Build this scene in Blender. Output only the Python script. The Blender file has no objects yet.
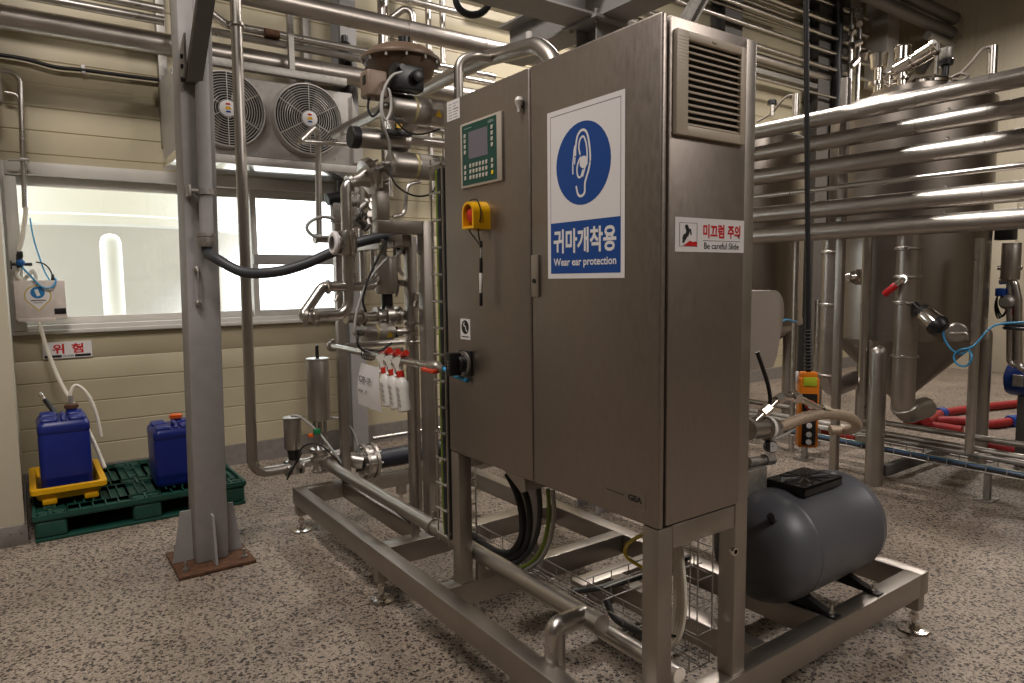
import bpy, bmesh, math, random
from mathutils import Vector, Matrix
random.seed(7)
S = bpy.context.scene
COL = S.collection

# ------------------------------------------------------------------ camera
CAM_POS = Vector((-1.425, -1.294, 1.55))
YAW, PITCH, ROLL, FPX = 0.9507, 0.0916, -0.0115, 685.69
_f = Vector((math.cos(PITCH)*math.cos(YAW), math.cos(PITCH)*math.sin(YAW), -math.sin(PITCH)))
_r = Vector((math.sin(YAW), -math.cos(YAW), 0)); _u = _r.cross(_f)
_c, _s = math.cos(ROLL), math.sin(ROLL)
_R = _c*_r + _s*_u; _U = -_s*_r + _c*_u
cam_data = bpy.data.cameras.new('camera'); cam = bpy.data.objects.new('camera', cam_data); COL.objects.link(cam)
cam.matrix_world = Matrix(((_R.x, _U.x, -_f.x, CAM_POS.x), (_R.y, _U.y, -_f.y, CAM_POS.y), (_R.z, _U.z, -_f.z, CAM_POS.z), (0, 0, 0, 1)))
cam_data.sensor_width = 36; cam_data.lens = FPX/1024*36; cam_data.clip_start = 0.05; cam_data.clip_end = 200
S.camera = cam

# ------------------------------------------------------------------ world, lights, exposure
w = bpy.data.worlds.new('sky'); S.world = w; w.use_nodes = True
bg = w.node_tree.nodes['Background']; bg.inputs[0].default_value = (0.93, 0.97, 1.0, 1); bg.inputs[1].default_value = 4.8
S.view_settings.view_transform = 'Standard'; S.view_settings.look = 'None'
S.view_settings.exposure = 0.0; S.view_settings.gamma = 1; S.view_settings.use_curve_mapping = False
S.cycles.use_denoising = True; S.cycles.max_bounces = 8; S.cycles.caustics_reflective = False; S.cycles.caustics_refractive = False
S.cycles.sample_clamp_indirect = 6
WARM = (1.0, 0.925, 0.865)
def lamp(name, loc, size, power, col=WARM, target=None, sy=None, spread=None):
    d = bpy.data.lights.new(name, 'AREA'); d.shape = 'RECTANGLE'; d.size = size; d.size_y = sy or size
    d.energy = power; d.color = col
    if spread: d.spread = math.radians(spread)
    o = bpy.data.objects.new(name, d); COL.objects.link(o); o.location = loc
    if target is not None:
        o.rotation_euler = (Vector(target)-Vector(loc)).to_track_quat('-Z', 'Y').to_euler()
    return o
lamp('ceiling_light_rear', (3.3, 3.0, 5.1), 0.35, 120, sy=0.3)
lamp('ceiling_light_middle', (4.6, 2.6, 5.2), 0.6, 45, sy=0.4)
lamp('fill_light_far', (8.6, 1.6, 5.3), 1.2, 190, sy=0.4)  # added fill that lifts the right wall, no known fixture
lamp('ceiling_light_left', (-1.6, 0.9, 5.2), 1.4, 118, sy=0.4, target=(-.8, 3.6, .4))
lamp('ceiling_light_front', (-2.8, -0.6, 5.2), 1.2, 62, sy=0.4)
lamp('fill_light_right', (2.6, -3.6, 5.0), 2.4, 150, sy=0.8, target=(0.2, 0.2, 1.6))  # unseen fill, tilted to brighten the side face of the cabinet
def spot(name, loc, target, power, ang):
    d = bpy.data.lights.new(name, 'SPOT'); d.energy = power; d.spot_size = math.radians(ang); d.spot_blend = .5; d.shadow_soft_size = .05; d.color = (1, .97, .92)
    o = bpy.data.objects.new(name, d); COL.objects.link(o); o.location = loc
    o.rotation_euler = (Vector(target)-Vector(loc)).to_track_quat('-Z', 'Y').to_euler()
for k_, tg in enumerate(((3.2, 1.12, 2.70), (3.2, .90, 2.70), (3.2, .64, 2.36), (3.2, .47, 2.36), (3.2, .58, 2.04), (3.2, .33, 2.04), (3.2, .38, 1.86), (3.2, .20, 1.86))):
    spot('patch_spot', (1.0+.1*k_, 2.3, 5.3), tg, 700, 4.2)  # added narrow spots, each aimed to throw a bright patch on the pipes

# ------------------------------------------------------------------ helpers
def at(u, v, x=None, y=None, z=None):
    """point of the photograph's line of sight (u, v) on a known plane of the room"""
    d = _f + _R*((u-512)/FPX) - _U*((v-341.5)/FPX)
    if x is not None: t = (x-CAM_POS.x)/d.x
    elif y is not None: t = (y-CAM_POS.y)/d.y
    else: t = (z-CAM_POS.z)/d.z
    return CAM_POS + d*t
def lin(c):
    return tuple(((v/255)/12.92 if v/255 <= .04045 else ((v/255+.055)/1.055)**2.4) for v in c)
MATS = {}
def mat(name, col, rough=.5, metal=0., var=0., scale=30., bump=0., rvar=0., spec=None, stretch=None, alpha=None):
    m = bpy.data.materials.new(name); m.use_nodes = True; nt = m.node_tree; b = nt.nodes['Principled BSDF']
    c = lin(col); b.inputs['Base Color'].default_value = (*c, 1); b.inputs['Roughness'].default_value = rough; b.inputs['Metallic'].default_value = metal
    if spec is not None: b.inputs['Specular IOR Level'].default_value = spec
    if var or bump or rvar:
        tc = nt.nodes.new('ShaderNodeTexCoord'); mp = nt.nodes.new('ShaderNodeMapping')
        nt.links.new(tc.outputs['Object'], mp.inputs[0])
        if stretch: mp.inputs['Scale'].default_value = stretch
        n = nt.nodes.new('ShaderNodeTexNoise'); n.inputs['Scale'].default_value = scale; n.inputs['Detail'].default_value = 5
        nt.links.new(mp.outputs[0], n.inputs['Vector'])
        if var:
            r = nt.nodes.new('ShaderNodeValToRGB'); r.color_ramp.elements[0].position = .3; r.color_ramp.elements[1].position = .7
            r.color_ramp.elements[0].color = (*[v*(1-var) for v in c], 1); r.color_ramp.elements[1].color = (*[min(1, v*(1+var)) for v in c], 1)
            nt.links.new(n.outputs[0], r.inputs[0]); nt.links.new(r.outputs[0], b.inputs['Base Color'])
        if rvar:
            mr = nt.nodes.new('ShaderNodeMapRange'); mr.inputs[3].default_value = rough-rvar; mr.inputs[4].default_value = rough+rvar
            nt.links.new(n.outputs[0], mr.inputs[0]); nt.links.new(mr.outputs[0], b.inputs['Roughness'])
        if bump:
            bp = nt.nodes.new('ShaderNodeBump'); bp.inputs['Strength'].default_value = bump; bp.inputs['Distance'].default_value = .01
            nt.links.new(n.outputs[0], bp.inputs['Height']); nt.links.new(bp.outputs[0], b.inputs['Normal'])
    if alpha is not None: b.inputs['Alpha'].default_value = alpha
    MATS[name] = m; return m
STEEL = mat('stainless_tube', (196, 191, 185), .3, 1, var=.06, scale=14, rvar=.08)
SATIN = mat('stainless_satin', (174, 168, 161), .4, 1, var=.05, scale=9, rvar=.06, stretch=(1, 1, .25))
CABS = mat('stainless_cabinet', (152, 143, 136), .44, 1, var=.05, scale=90, rvar=.07, stretch=(1, 1, .3), bump=.025)
FRAMES = mat('stainless_frame', (166, 159, 151), .42, 1, var=.06, scale=8, rvar=.08)
BRIGHT = mat('polished_steel', (215, 208, 200), .16, 1)
DULL = mat('galvanised_steel', (160, 156, 150), .5, .8, var=.15, scale=40, rvar=.1)
CLAD = mat('pipe_cladding', (176, 169, 162), .38, 1, var=.05, scale=6, rvar=.06)
TANKM = mat('tank_steel', (152, 144, 136), .34, 1, var=.05, scale=4, rvar=.05, stretch=(1, 1, .2))
COLP = mat('grey_steel_paint', (158, 155, 153), .55, 0, var=.06, scale=12, bump=.05)
DARKP = mat('dark_grey_paint', (92, 88, 84), .55, 0, var=.06, scale=12)
RUST = mat('rusty_steel', (96, 66, 46), .8, .2, var=.35, scale=35, bump=.3)
PANEL = mat('cream_panel', (186, 175, 147), .45, 0, var=.04, scale=3, bump=.02)
PANELW = mat('cream_panel_light', (182, 173, 153), .5, 0, var=.04, scale=3)
DIMW = mat('dim_wall_paint', (104, 100, 95), .6)
PLINTH = mat('grey_plinth', (128, 122, 116), .75, 0, var=.12, scale=20)
FRAMEW = mat('window_frame_white', (205, 200, 192), .45, 0, var=.03, scale=10)
BLACK = mat('black_rubber', (24, 24, 25), .5)
BLACKP = mat('black_plastic', (22, 22, 23), .38)
HOSEG = mat('dark_grey_hose', (52, 54, 58), .5, 0, var=.05, scale=30)
WHITEP = mat('white_plastic', (226, 222, 214), .4)
PAPER = mat('white_paper', (214, 210, 210), .7)
HOSEW = mat('white_hose', (222, 214, 198), .4)
TUBEC = mat('clear_tube', (172, 170, 165), .25)
BOTTLE = mat('bottle_plastic', (214, 210, 204), .35, 0)
RED = mat('red_plastic', (186, 40, 24), .4)
REDH = mat('red_hose', (150, 30, 30), .55, 0, var=.2, scale=25)
BLUE = mat('blue_jerrycan_plastic', (18, 36, 118), .36, 0, var=.05, scale=6)
SBLUE = mat('sign_blue', (0, 66, 142), .4)
CBLUE = mat('light_blue_tube', (60, 150, 200), .35)
MOTB = mat('blue_enamel', (22, 62, 140), .35)
YEL = mat('yellow_plastic', (236, 176, 10), .38, 0, var=.04, scale=9)
ORANGE = mat('orange_plastic', (214, 120, 22), .4)
CAPO = mat('orange_cap', (232, 98, 20), .4)
GREEN = mat('green_pallet_plastic', (22, 72, 60), .5, 0, var=.12, scale=12)
HGREEN = mat('panel_green', (8, 66, 58), .4)
LCD = mat('lcd_grey', (104, 100, 112), .2)
KEYS = mat('key_beige', (190, 184, 172), .5)
BROWN = mat('brown_enamel', (104, 86, 71), .45, .2, var=.06, scale=10)
TAUPE = mat('taupe_cast', (124, 106, 92), .5, .2, var=.05, scale=12)
GREYT = mat('grey_tank_enamel', (84, 85, 91), .42, 0, var=.05, scale=5)
BEIGEG = mat('beige_grille', (180, 167, 150), .5)
COVER = mat('grey_cover', (150, 140, 130), .5)
SIGNW = mat('sign_white', (226, 222, 222), .4)
SIGNR = mat('sign_red', (196, 24, 28), .4)
SIGNK = mat('sign_black', (18, 18, 18), .5)
BRONZE = mat('badge_bronze', (132, 122, 112), .45, .7)
GRNW = mat('wire_green', (120, 140, 40), .45)
COOLM = mat('cooler_metal', (178, 173, 167), .45, .3, var=.08, scale=18)
GUARD = mat('fan_guard_wire', (196, 192, 186), .4, .3)
ALU = mat('aluminium_blade', (96, 94, 92), .35, .8)
ELBOWR = mat('braided_hose', (178, 160, 140), .5, .5, var=.2, scale=120, bump=.3)

class MB:
    """collects shapes into one mesh"""
    def __init__(s): s.bm = bmesh.new(); s.mi = 0
    def _fin(s, vs):
        fs = set()
        for v in vs:
            for f in v.link_faces: fs.add(f)
        for f in fs: f.material_index = s.mi
        return s
    def mat(s, i): s.mi = i; return s
    def box(s, a, b, bev=0., seg=2, rot=None, piv=None):
        a = Vector(a); b = Vector(b); c = (a+b)/2; d = b-a
        r = bmesh.ops.create_cube(s.bm, size=1, matrix=Matrix.Translation(c) @ Matrix.Diagonal((abs(d.x), abs(d.y), abs(d.z), 1)))
        vs = r['verts']
        if bev:
            es = list({e for v in vs for e in v.link_edges})
            rr = bmesh.ops.bevel(s.bm, geom=es, offset=bev, segments=seg, affect='EDGES', profile=.5, clamp_overlap=True)
            vs = list({v for f in rr['faces'] for v in f.verts} | {v for v in vs if v.is_valid})
        if rot is not None:
            p = Vector(piv) if piv is not None else c
            bmesh.ops.transform(s.bm, matrix=Matrix.Translation(p) @ rot.to_4x4() @ Matrix.Translation(-p), verts=vs)
        return s._fin(vs)
    def ring_loft(s, rings, cap0=True, cap1=True, closed=True):
        R = [[s.bm.verts.new(p) for p in r] for r in rings]; vs = [v for r in R for v in r]
        n = len(R[0])
        for a, b in zip(R, R[1:]):
            for i in range(n if closed else n-1):
                j = (i+1) % n
                try: s.bm.faces.new((a[i], a[j], b[j], b[i]))
                except ValueError: pass
        if cap0: s.bm.faces.new(list(reversed(R[0])))
        if cap1: s.bm.faces.new(R[-1])
        return s._fin(vs)
    def lathe(s, o, d, prof, n=24, cap=True):
        """prof: list of (distance along d, radius)"""
        o = Vector(o); d = Vector(d).normalized(); x = d.orthogonal().normalized(); y = d.cross(x)
        rings = [[o + d*h + (x*math.cos(2*math.pi*k/n)+y*math.sin(2*math.pi*k/n))*max(r, 1e-4) for k in range(n)] for h, r in prof]
        return s.ring_loft(rings, cap, cap)
    def cyl(s, p0, p1, r, n=20, r1=None, bev=0.):
        p0 = Vector(p0); p1 = Vector(p1); L = (p1-p0).length; r1 = r if r1 is None else r1
        if bev: return s.lathe(p0, p1-p0, [(0, r-bev), (bev*.3, r-bev*.3), (bev, r), (L-bev, r1), (L-bev*.3, r1-bev*.3), (L, r1-bev)], n)
        return s.lathe(p0, p1-p0, [(0, r), (L, r1)], n)
    def tube(s, pts, r, n=12, cap=True, closed=False):
        pts = [Vector(p) for p in pts]
        ps = [pts[0]]
        for p in pts[1:]:
            if (p-ps[-1]).length > 1e-5: ps.append(p)
        T = []
        for i in range(len(ps)):
            a = ps[i-1] if (i > 0 or closed) else ps[i]; b = ps[(i+1) % len(ps)] if (i < len(ps)-1 or closed) else ps[i]
            T.append((b-a).normalized())
        x = T[0].orthogonal().normalized(); rings = []
        for i, p in enumerate(ps):
            x = (x - T[i]*x.dot(T[i]))
            x = x.normalized() if x.length > 1e-6 else T[i].orthogonal().normalized()
            y = T[i].cross(x)
            rad = r(i/(len(ps)-1)) if callable(r) else r
            rings.append([p + (x*math.cos(2*math.pi*k/n)+y*math.sin(2*math.pi*k/n))*rad for k in range(n)])
        if closed:
            rings.append(rings[0]); return s.ring_loft(rings, False, False) if False else s._closed(rings[:-1], n)
        return s.ring_loft(rings, cap, cap)
    def _closed(s, rings, n):
        R = [[s.bm.verts.new(p) for p in r] for r in rings]
        m = len(R)
        for i in range(m):
            a, b = R[i], R[(i+1) % m]
            for k in range(n):
                l = (k+1) % n
                s.bm.faces.new((a[k], a[l], b[l], b[k]))
        return s._fin([v for r in R for v in r])
    def torus(s, c, d, R, r, N=40, n=8):
        c = Vector(c); d = Vector(d).normalized(); x = d.orthogonal().normalized(); y = d.cross(x)
        return s.tube([c+(x*math.cos(2*math.pi*k/N)+y*math.sin(2*math.pi*k/N))*R for k in range(N)], r, n, closed=True)
    def prism(s, poly, d):
        """poly: 3-D outline, d: extrusion vector"""
        d = Vector(d); poly = [Vector(p) for p in poly]
        return s.ring_loft([poly, [p+d for p in poly]])
    def ball(s, c, r, sc=(1, 1, 1), n=16):
        rr = bmesh.ops.create_uvsphere(s.bm, u_segments=n, v_segments=max(8, n//2), radius=r, matrix=Matrix.Translation(c) @ Matrix.Diagonal((*sc, 1)))
        return s._fin(rr['verts'])
    def face(s, pts):
        vs = [s.bm.verts.new(p) for p in pts]; s.bm.faces.new(vs); return s._fin(vs)
    def build(s, name, mats, parent=None, sharp=38):
        bm = s.bm
        bmesh.ops.recalc_face_normals(bm, faces=bm.faces)
        if not isinstance(mats, (list, tuple)): mats = [mats]
        me = bpy.data.meshes.new(name)
        if parent is not None:
            L = Vector(parent['_o'])
        else:
            xs = [v.co for v in bm.verts]
            lo = Vector([min(c[i] for c in xs) for i in range(3)]); hi = Vector([max(c[i] for c in xs) for i in range(3)])
            L = Vector(((lo.x+hi.x)/2, (lo.y+hi.y)/2, lo.z))
        bmesh.ops.translate(bm, vec=-L, verts=bm.verts)
        for f in bm.faces: f.smooth = True
        bm.to_mesh(me); bm.free()
        try: me.set_sharp_from_angle(angle=math.radians(sharp))
        except Exception: pass
        for m in mats: me.materials.append(m)
        o = bpy.data.objects.new(name, me); COL.objects.link(o)
        if parent is not None: o.parent = parent
        else: o.location = L
        o['_o'] = tuple(L)
        return o
def thing(name, label, cat, loc, group=None):
    o = bpy.data.objects.new(name, None); COL.objects.link(o); o.location = loc; o['_o'] = tuple(loc); o.empty_display_size = .1
    o['label'] = label; o['category'] = cat
    if group: o['group'] = group
    return o
def tag(o, label, cat, group=None):
    o['label'] = label; o['category'] = cat
    if group: o['group'] = group
    return o
def struct(o): o['kind'] = 'structure'; return o
def dup(root, loc, label=None):
    r = root.copy(); COL.objects.link(r); r.location = loc
    if label: r['label'] = label
    for ch in list(root.children):
        c = ch.copy(); COL.objects.link(c); c.parent = r
        for g in ch.children:
            d = g.copy(); COL.objects.link(d); d.parent = c
    return r
def bend(pts, r, n=7):
    """polyline with rounded corners"""
    pts = [Vector(p) for p in pts]; out = [pts[0]]
    for i in range(1, len(pts)-1):
        a, b, c = pts[i-1], pts[i], pts[i+1]; u = (a-b); v = (c-b)
        ang = u.angle(v)
        if ang > math.pi-.02: out.append(b); continue
        t = min(r/math.tan(ang/2), u.length*.48, v.length*.48); rr = t*math.tan(ang/2)
        u.normalize(); v.normalize(); ce = b + (u+v).normalized()*(rr/math.sin(ang/2))
        p0 = b+u*t; p1 = b+v*t; e0 = p0-ce; e1 = p1-ce; th = e0.angle(e1); ax = e0.cross(e1)
        if ax.length < 1e-9: out.append(b); continue
        for k in range(n+1): out.append(ce + Matrix.Rotation(th*k/n, 3, ax.normalized()) @ e0)
    out.append(pts[-1]); return out
def spline(pts, n=8):
    """smooth curve through points"""
    P = [Vector(p) for p in pts]; out = []
    for i in range(len(P)-1):
        p0 = P[i-1] if i else P[0]*2-P[1]; p1, p2 = P[i], P[i+1]; p3 = P[i+2] if i+2 < len(P) else P[-1]*2-P[-2]
        for k in range(n):
            t = k/n
            out.append(.5*((2*p1)+(p2-p0)*t+(2*p0-5*p1+4*p2-p3)*t*t+(-p0+3*p1-3*p2+p3)*t**3))
    out.append(P[-1]); return out
def pipe(name, label, pts, r, m=STEEL, br=None, n=16, cat='pipe', group=None, clamps=(), cr=1.35, smooth=False, rings=()):
    """a bent tube as one thing; clamps/rings: fractions along the path that carry a ferrule joint"""
    path = spline(pts) if smooth else bend(pts, br if br else r*2.6)
    if not clamps:
        b = MB(); b.tube(path, r, n); return tag(b.build(name, m), label, cat, group)
    o = thing(name, label, cat, Vector(path[0]), group)
    MB().tube(path, r, n).build('tube', m, o)
    L = [0]
    for a, b in zip(path, path[1:]): L.append(L[-1]+(b-a).length)
    for f in clamps:
        t = f*L[-1]; i = max(k for k in range(len(L)) if L[k] <= t+1e-9); i = min(i, len(path)-2)
        d = (path[i+1]-path[i]).normalized(); p = path[i]+d*(t-L[i])
        ring_clamp(p, d, r).build('pipe_clamp', SATIN, o)
    return o
def ring_clamp(p, d, r):
    """tri-clamp ferrule with its wing nut"""
    b = MB(); d = Vector(d).normalized(); p = Vector(p)
    b.lathe(p-d*.012, d, [(0, r*1.02), (0, r+.007), (.004, r+.012), (.02, r+.012), (.024, r+.007), (.024, r*1.02)], 20)
    x = d.orthogonal().normalized()
    if abs(d.z) < .9: x = Vector((0, 0, -1)) - d*(-d.z); x.normalize()
    q = p+x*(r+.01); b.cyl(q-d.cross(x)*.008, q+d.cross(x)*.03, .006, 8)
    b.cyl(q+d.cross(x)*.03, q+d.cross(x)*.036, .012, 8)
    return b
def text_into(b, s, origin, ux, uy, h, bold=0., width=None, depth=.0006, align='LEFT', spacing=1.):
    """lettering as thin mesh: origin = lower left, ux/uy = axes, h = letter height"""
    c = bpy.data.curves.new('txt', 'FONT'); c.body = s; c.size = 1; c.offset = bold; c.align_x = align; c.space_character = spacing; c.resolution_u = 3
    o = bpy.data.objects.new('txt', c); COL.objects.link(o)
    bpy.context.view_layer.update(); dg = bpy.context.evaluated_depsgraph_get()
    me = bpy.data.meshes.new_from_object(o.evaluated_get(dg)); bpy.data.objects.remove(o); bpy.data.curves.remove(c)
    vs = [v.co.copy() for v in me.vertices]; fs = [tuple(p.vertices) for p in me.polygons]; bpy.data.meshes.remove(me)
    if not vs: return b
    x0 = min(v.x for v in vs); x1 = max(v.x for v in vs); y0 = min(v.y for v in vs); y1 = max(v.y for v in vs)
    k = h/(y1-y0); kx = width/(x1-x0) if width else k
    ux = Vector(ux).normalized(); uy = Vector(uy).normalized(); nz = ux.cross(uy); O = Vector(origin)
    nv = [b.bm.verts.new(O+ux*((v.x-x0)*kx)+uy*((v.y-y0)*k)+nz*depth) for v in vs]
    for f in fs:
        try: nf = b.bm.faces.new([nv[i] for i in f]); nf.material_index = b.mi
        except ValueError: pass
    return b
def flat(b, poly2, O, ux, uy, lift):
    """thin inlay polygon on a plane"""
    O = Vector(O); ux = Vector(ux).normalized(); uy = Vector(uy).normalized(); nz = ux.cross(uy)
    return b.face([O+ux*p[0]+uy*p[1]+nz*lift for p in poly2])
def circ(cx, cy, r, n=40, ry=None): return [(cx+r*math.cos(2*math.pi*k/n), cy+(ry or r)*math.sin(2*math.pi*k/n)) for k in range(n)]
def rect(x0, y0, x1, y1): return [(x0, y0), (x1, y0), (x1, y1), (x0, y1)]
def stroke(b, pts2, wd, O, ux, uy, lift, closed=False):
    """line drawing as a flat ribbon"""
    P = [Vector(p) for p in pts2]
    n = len(P)
    for i in range(n if closed else n-1):
        a = P[i]; c = P[(i+1) % n]; d = (c-a)
        if d.length < 1e-7: continue
        d.normalize(); q = Vector((-d.y, d.x))*wd/2; e = d*wd*.25
        flat(b, [tuple(a-q-e), tuple(c-q+e), tuple(c+q+e), tuple(a+q-e)], O, ux, uy, lift+random.random()*2e-5)
    return b
X, Y, Z = Vector((1, 0, 0)), Vector((0, 1, 0)), Vector((0, 0, 1))

# ================================================================== SETTING
def floor_material():
    m = bpy.data.materials.new('worn_aggregate_concrete'); m.use_nodes = True; nt = m.node_tree; N = nt.nodes; Lk = nt.links
    b = N['Principled BSDF']; tc = N.new('ShaderNodeTexCoord')
    def vor(sc, rnd=1.):
        v = N.new('ShaderNodeTexVoronoi'); v.inputs['Scale'].default_value = sc; v.inputs['Randomness'].default_value = rnd; Lk.new(warp.outputs[0], v.inputs['Vector']); return v
    def noise(sc, det=4, vec=None):
        n = N.new('ShaderNodeTexNoise'); n.inputs['Scale'].default_value = sc; n.inputs['Detail'].default_value = det; Lk.new((vec or tc).outputs['Object'] if vec is None else vec, n.inputs['Vector']); return n
    def ramp(src, stops):
        r = N.new('ShaderNodeValToRGB'); e = r.color_ramp.elements
        e[0].position, e[0].color = stops[0][0], (*lin(stops[0][1]), 1); e[1].position, e[1].color = stops[-1][0], (*lin(stops[-1][1]), 1)
        for p, c in stops[1:-1]:
            k = e.new(p); k.color = (*lin(c), 1)
        Lk.new(src, r.inputs[0]); return r
    def mix(fac, a, c, mode='MIX'):
        x = N.new('ShaderNodeMix'); x.data_type = 'RGBA'; x.blend_type = mode
        if isinstance(fac, float): x.inputs[0].default_value = fac
        else: Lk.new(fac, x.inputs[0])
        Lk.new(a, x.inputs[6]); Lk.new(c, x.inputs[7]); return x.outputs[2]
    wn = noise(70, 4); warp = N.new('ShaderNodeVectorMath'); warp.operation = 'MULTIPLY_ADD'
    warp.inputs[1].default_value = (.022, .022, .022); Lk.new(wn.outputs['Color'], warp.inputs[0]); Lk.new(tc.outputs['Object'], warp.inputs[2])
    base = ramp(noise(60, 6).outputs[0], [(.3, (146, 134, 122)), (.55, (174, 162, 149)), (.75, (198, 186, 172))])
    v1 = vor(62); sep = N.new('ShaderNodeSeparateColor'); Lk.new(v1.outputs['Color'], sep.inputs[0])
    stone = ramp(sep.outputs[0], [(0., (34, 31, 31)), (.4, (60, 52, 48)), (.6, (90, 76, 68)), (.85, (44, 40, 40)), (1., (120, 104, 94))])
    chip = N.new('ShaderNodeMath'); chip.operation = 'LESS_THAN'; Lk.new(v1.outputs['Distance'], chip.inputs[0])
    thr = N.new('ShaderNodeMapRange'); thr.inputs[1].default_value = .15; thr.inputs[2].default_value = 1.; thr.inputs[3].default_value = .16; thr.inputs[4].default_value = .6; Lk.new(sep.outputs[1], thr.inputs[0]); Lk.new(thr.outputs[0], chip.inputs[1])
    c = mix(chip.outputs[0], base.outputs[0], stone.outputs[0])
    v2 = vor(110); sep2 = N.new('ShaderNodeSeparateColor'); Lk.new(v2.outputs['Color'], sep2.inputs[0])
    sm = N.new('ShaderNodeMath'); sm.operation = 'LESS_THAN'; Lk.new(v2.outputs['Distance'], sm.inputs[0])
    t2 = N.new('ShaderNodeMapRange'); t2.inputs[1].default_value = .12; t2.inputs[3].default_value = 0.; t2.inputs[4].default_value = .5; Lk.new(sep2.outputs[0], t2.inputs[0]); Lk.new(t2.outputs[0], sm.inputs[1])
    st2 = ramp(sep2.outputs[2], [(0., (40, 36, 35)), (.6, (84, 74, 66)), (1., (206, 194, 180))])
    c = mix(sm.outputs[0], c, st2.outputs[0])
    patch = ramp(noise(1.1, 5).outputs[0], [(.3, (196, 190, 186)), (.5, (226, 220, 214)), (.7, (255, 250, 244))])
    c = mix(.9, c, patch.outputs[0], 'MULTIPLY')
    Lk.new(c, b.inputs['Base Color'])
    rr = N.new('ShaderNodeMapRange'); rr.inputs[3].default_value = .45; rr.inputs[4].default_value = .75; Lk.new(noise(5, 4).outputs[0], rr.inputs[0]); Lk.new(rr.outputs[0], b.inputs['Roughness'])
    bp = N.new('ShaderNodeBump'); bp.inputs['Strength'].default_value = .35; bp.inputs['Distance'].default_value = .004; Lk.new(v1.outputs['Distance'], bp.inputs['Height']); Lk.new(bp.outputs[0], b.inputs['Normal'])
    return m
FLOORM = floor_material()
struct(MB().box((-6, -7, -.1), (11.2, 4.9, 0)).build('floor', FLOORM))
struct(MB().box((-6, -7, 6.4), (11.2, 4.9, 6.5)).build('ceiling', DIMW))
def strip(b, x0, x1, z0, z1, y=4.75, p=.165, th=.15):
    """wall of horizontal sandwich panels with V grooves"""
    prof = [(y, z0)]; k = math.ceil(z0/p+1e-6)
    while k*p < z1-.01:
        z = k*p
        if z > z0+.01:
            g = .012 if k % 6 == 0 else .007
            prof += [(y, z-g), (y+.008, z), (y, z+g)]
        k += 1
    prof += [(y, z1), (y+th, z1), (y+th, z0)]
    b.prism([(x0, q[0], q[1]) for q in prof], (x1-x0, 0, 0))
WX0, WX1, WZ0, WZ1 = -1.49, 1.02, 1.185, 2.415
b = MB(); strip(b, -6, WX0, 0, 6.4); strip(b, WX0, WX1, 0, WZ0); strip(b, WX0, WX1, WZ1, 6.4); strip(b, WX1, 11.1, 0, 6.4)
struct(b.build('wall_back', PANEL))
struct(MB().box((-6, 4.725, 0), (11, 4.75, .17)).build('baseboard_back', PLINTH))
b = MB(); b.box((-6, 3.66, 0), (-1.49, 4.75, 6.4)); struct(b.build('wall_left', PANELW))
b = MB(); b.box((-6, 3.648, 0), (-1.478, 3.672, .12), .003); b.box((-1.492, 3.648, 0), (-1.478, 4.72, .12))
for px_ in (-1.56, -1.51): b.cyl((px_, 3.65, .08), (px_, 3.642, .08), .006, 8)
struct(b.build('baseboard_left', PLINTH))
b = MB()
b.box((11, -7, 0), (11.12, 4.9, 6.4)); k = -6.9
while k < 4.7: b.box((10.996, k, .2), (11.01, k+.012, 6.4)); k += .1
struct(b.build('wall_right', PANELW))
struct(MB().box((-6.1, -7, 0), (-6, 4.9, 6.4)).build('wall_side', DIMW))
struct(MB().box((-6, -7.1, 0), (11.2, -7, 6.4)).build('wall_front', PANELW))
for k_, (y0, y1) in enumerate([(1.95, 2.62), (2.8, 3.25)]):
    struct(MB().box((10.9, y0, 0), (10.985, y1, 2.6), .01).build('trim_%d' % (k_+1), PANELW))

# window in the back wall
win = bpy.data.objects.new('window_1', None); COL.objects.link(win); win.location = (WX0, 4.75, WZ0); win['_o'] = (WX0, 4.75, WZ0); win['kind'] = 'structure'
def framebox(b, x0, x1, z0, z1, y0, y1, t, tt=None, tb=None):
    tt = tt or t; tb = tb or t
    b.box((x0, y0, z0), (x0+t, y1, z1), .004); b.box((x1-t, y0, z0), (x1, y1, z1), .004)
    b.box((x0+t, y0, z1-tt), (x1-t, y1, z1), .004); b.box((x0+t, y0, z0), (x1-t, y1, z0+tb), .004)
b = MB(); framebox(b, WX0, WX1, WZ0, WZ1, 4.725, 4.86, .03, .09, .065); b.box((WX0, 4.70, WZ0), (WX1, 4.75, WZ0+.03), .005); b.build('window_frame', FRAMEW, win)
GL = bpy.data.materials.new('window_glass'); GL.use_nodes = True; nt = GL.node_tree; nt.nodes.clear()
o_ = nt.nodes.new('ShaderNodeOutputMaterial'); mx = nt.nodes.new('ShaderNodeMixShader'); tr = nt.nodes.new('ShaderNodeBsdfTransparent'); gs = nt.nodes.new('ShaderNodeBsdfGlossy')
gs.inputs['Roughness'].default_value = .02; tr.inputs[0].default_value = (.95, .97, .97, 1); mx.inputs[0].default_value = .05
nt.links.new(tr.outputs[0], mx.inputs[1]); nt.links.new(gs.outputs[0], mx.inputs[2]); nt.links.new(mx.outputs[0], o_.inputs[0])
for x0, x1, yy in ((WX0+.03, .245, 4.80), (.195, WX1-.03, 4.755)):
    b = MB(); framebox(b, x0, x1, WZ0+.065, WZ1-.09, yy, yy+.04, .05, .07, .055); sash = b.build('sash', FRAMEW, win)
    MB().box((x0+.05, yy+.018, WZ0+.12), (x1-.05, yy+.024, WZ1-.16)).build('pane', GL, sash)

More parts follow.
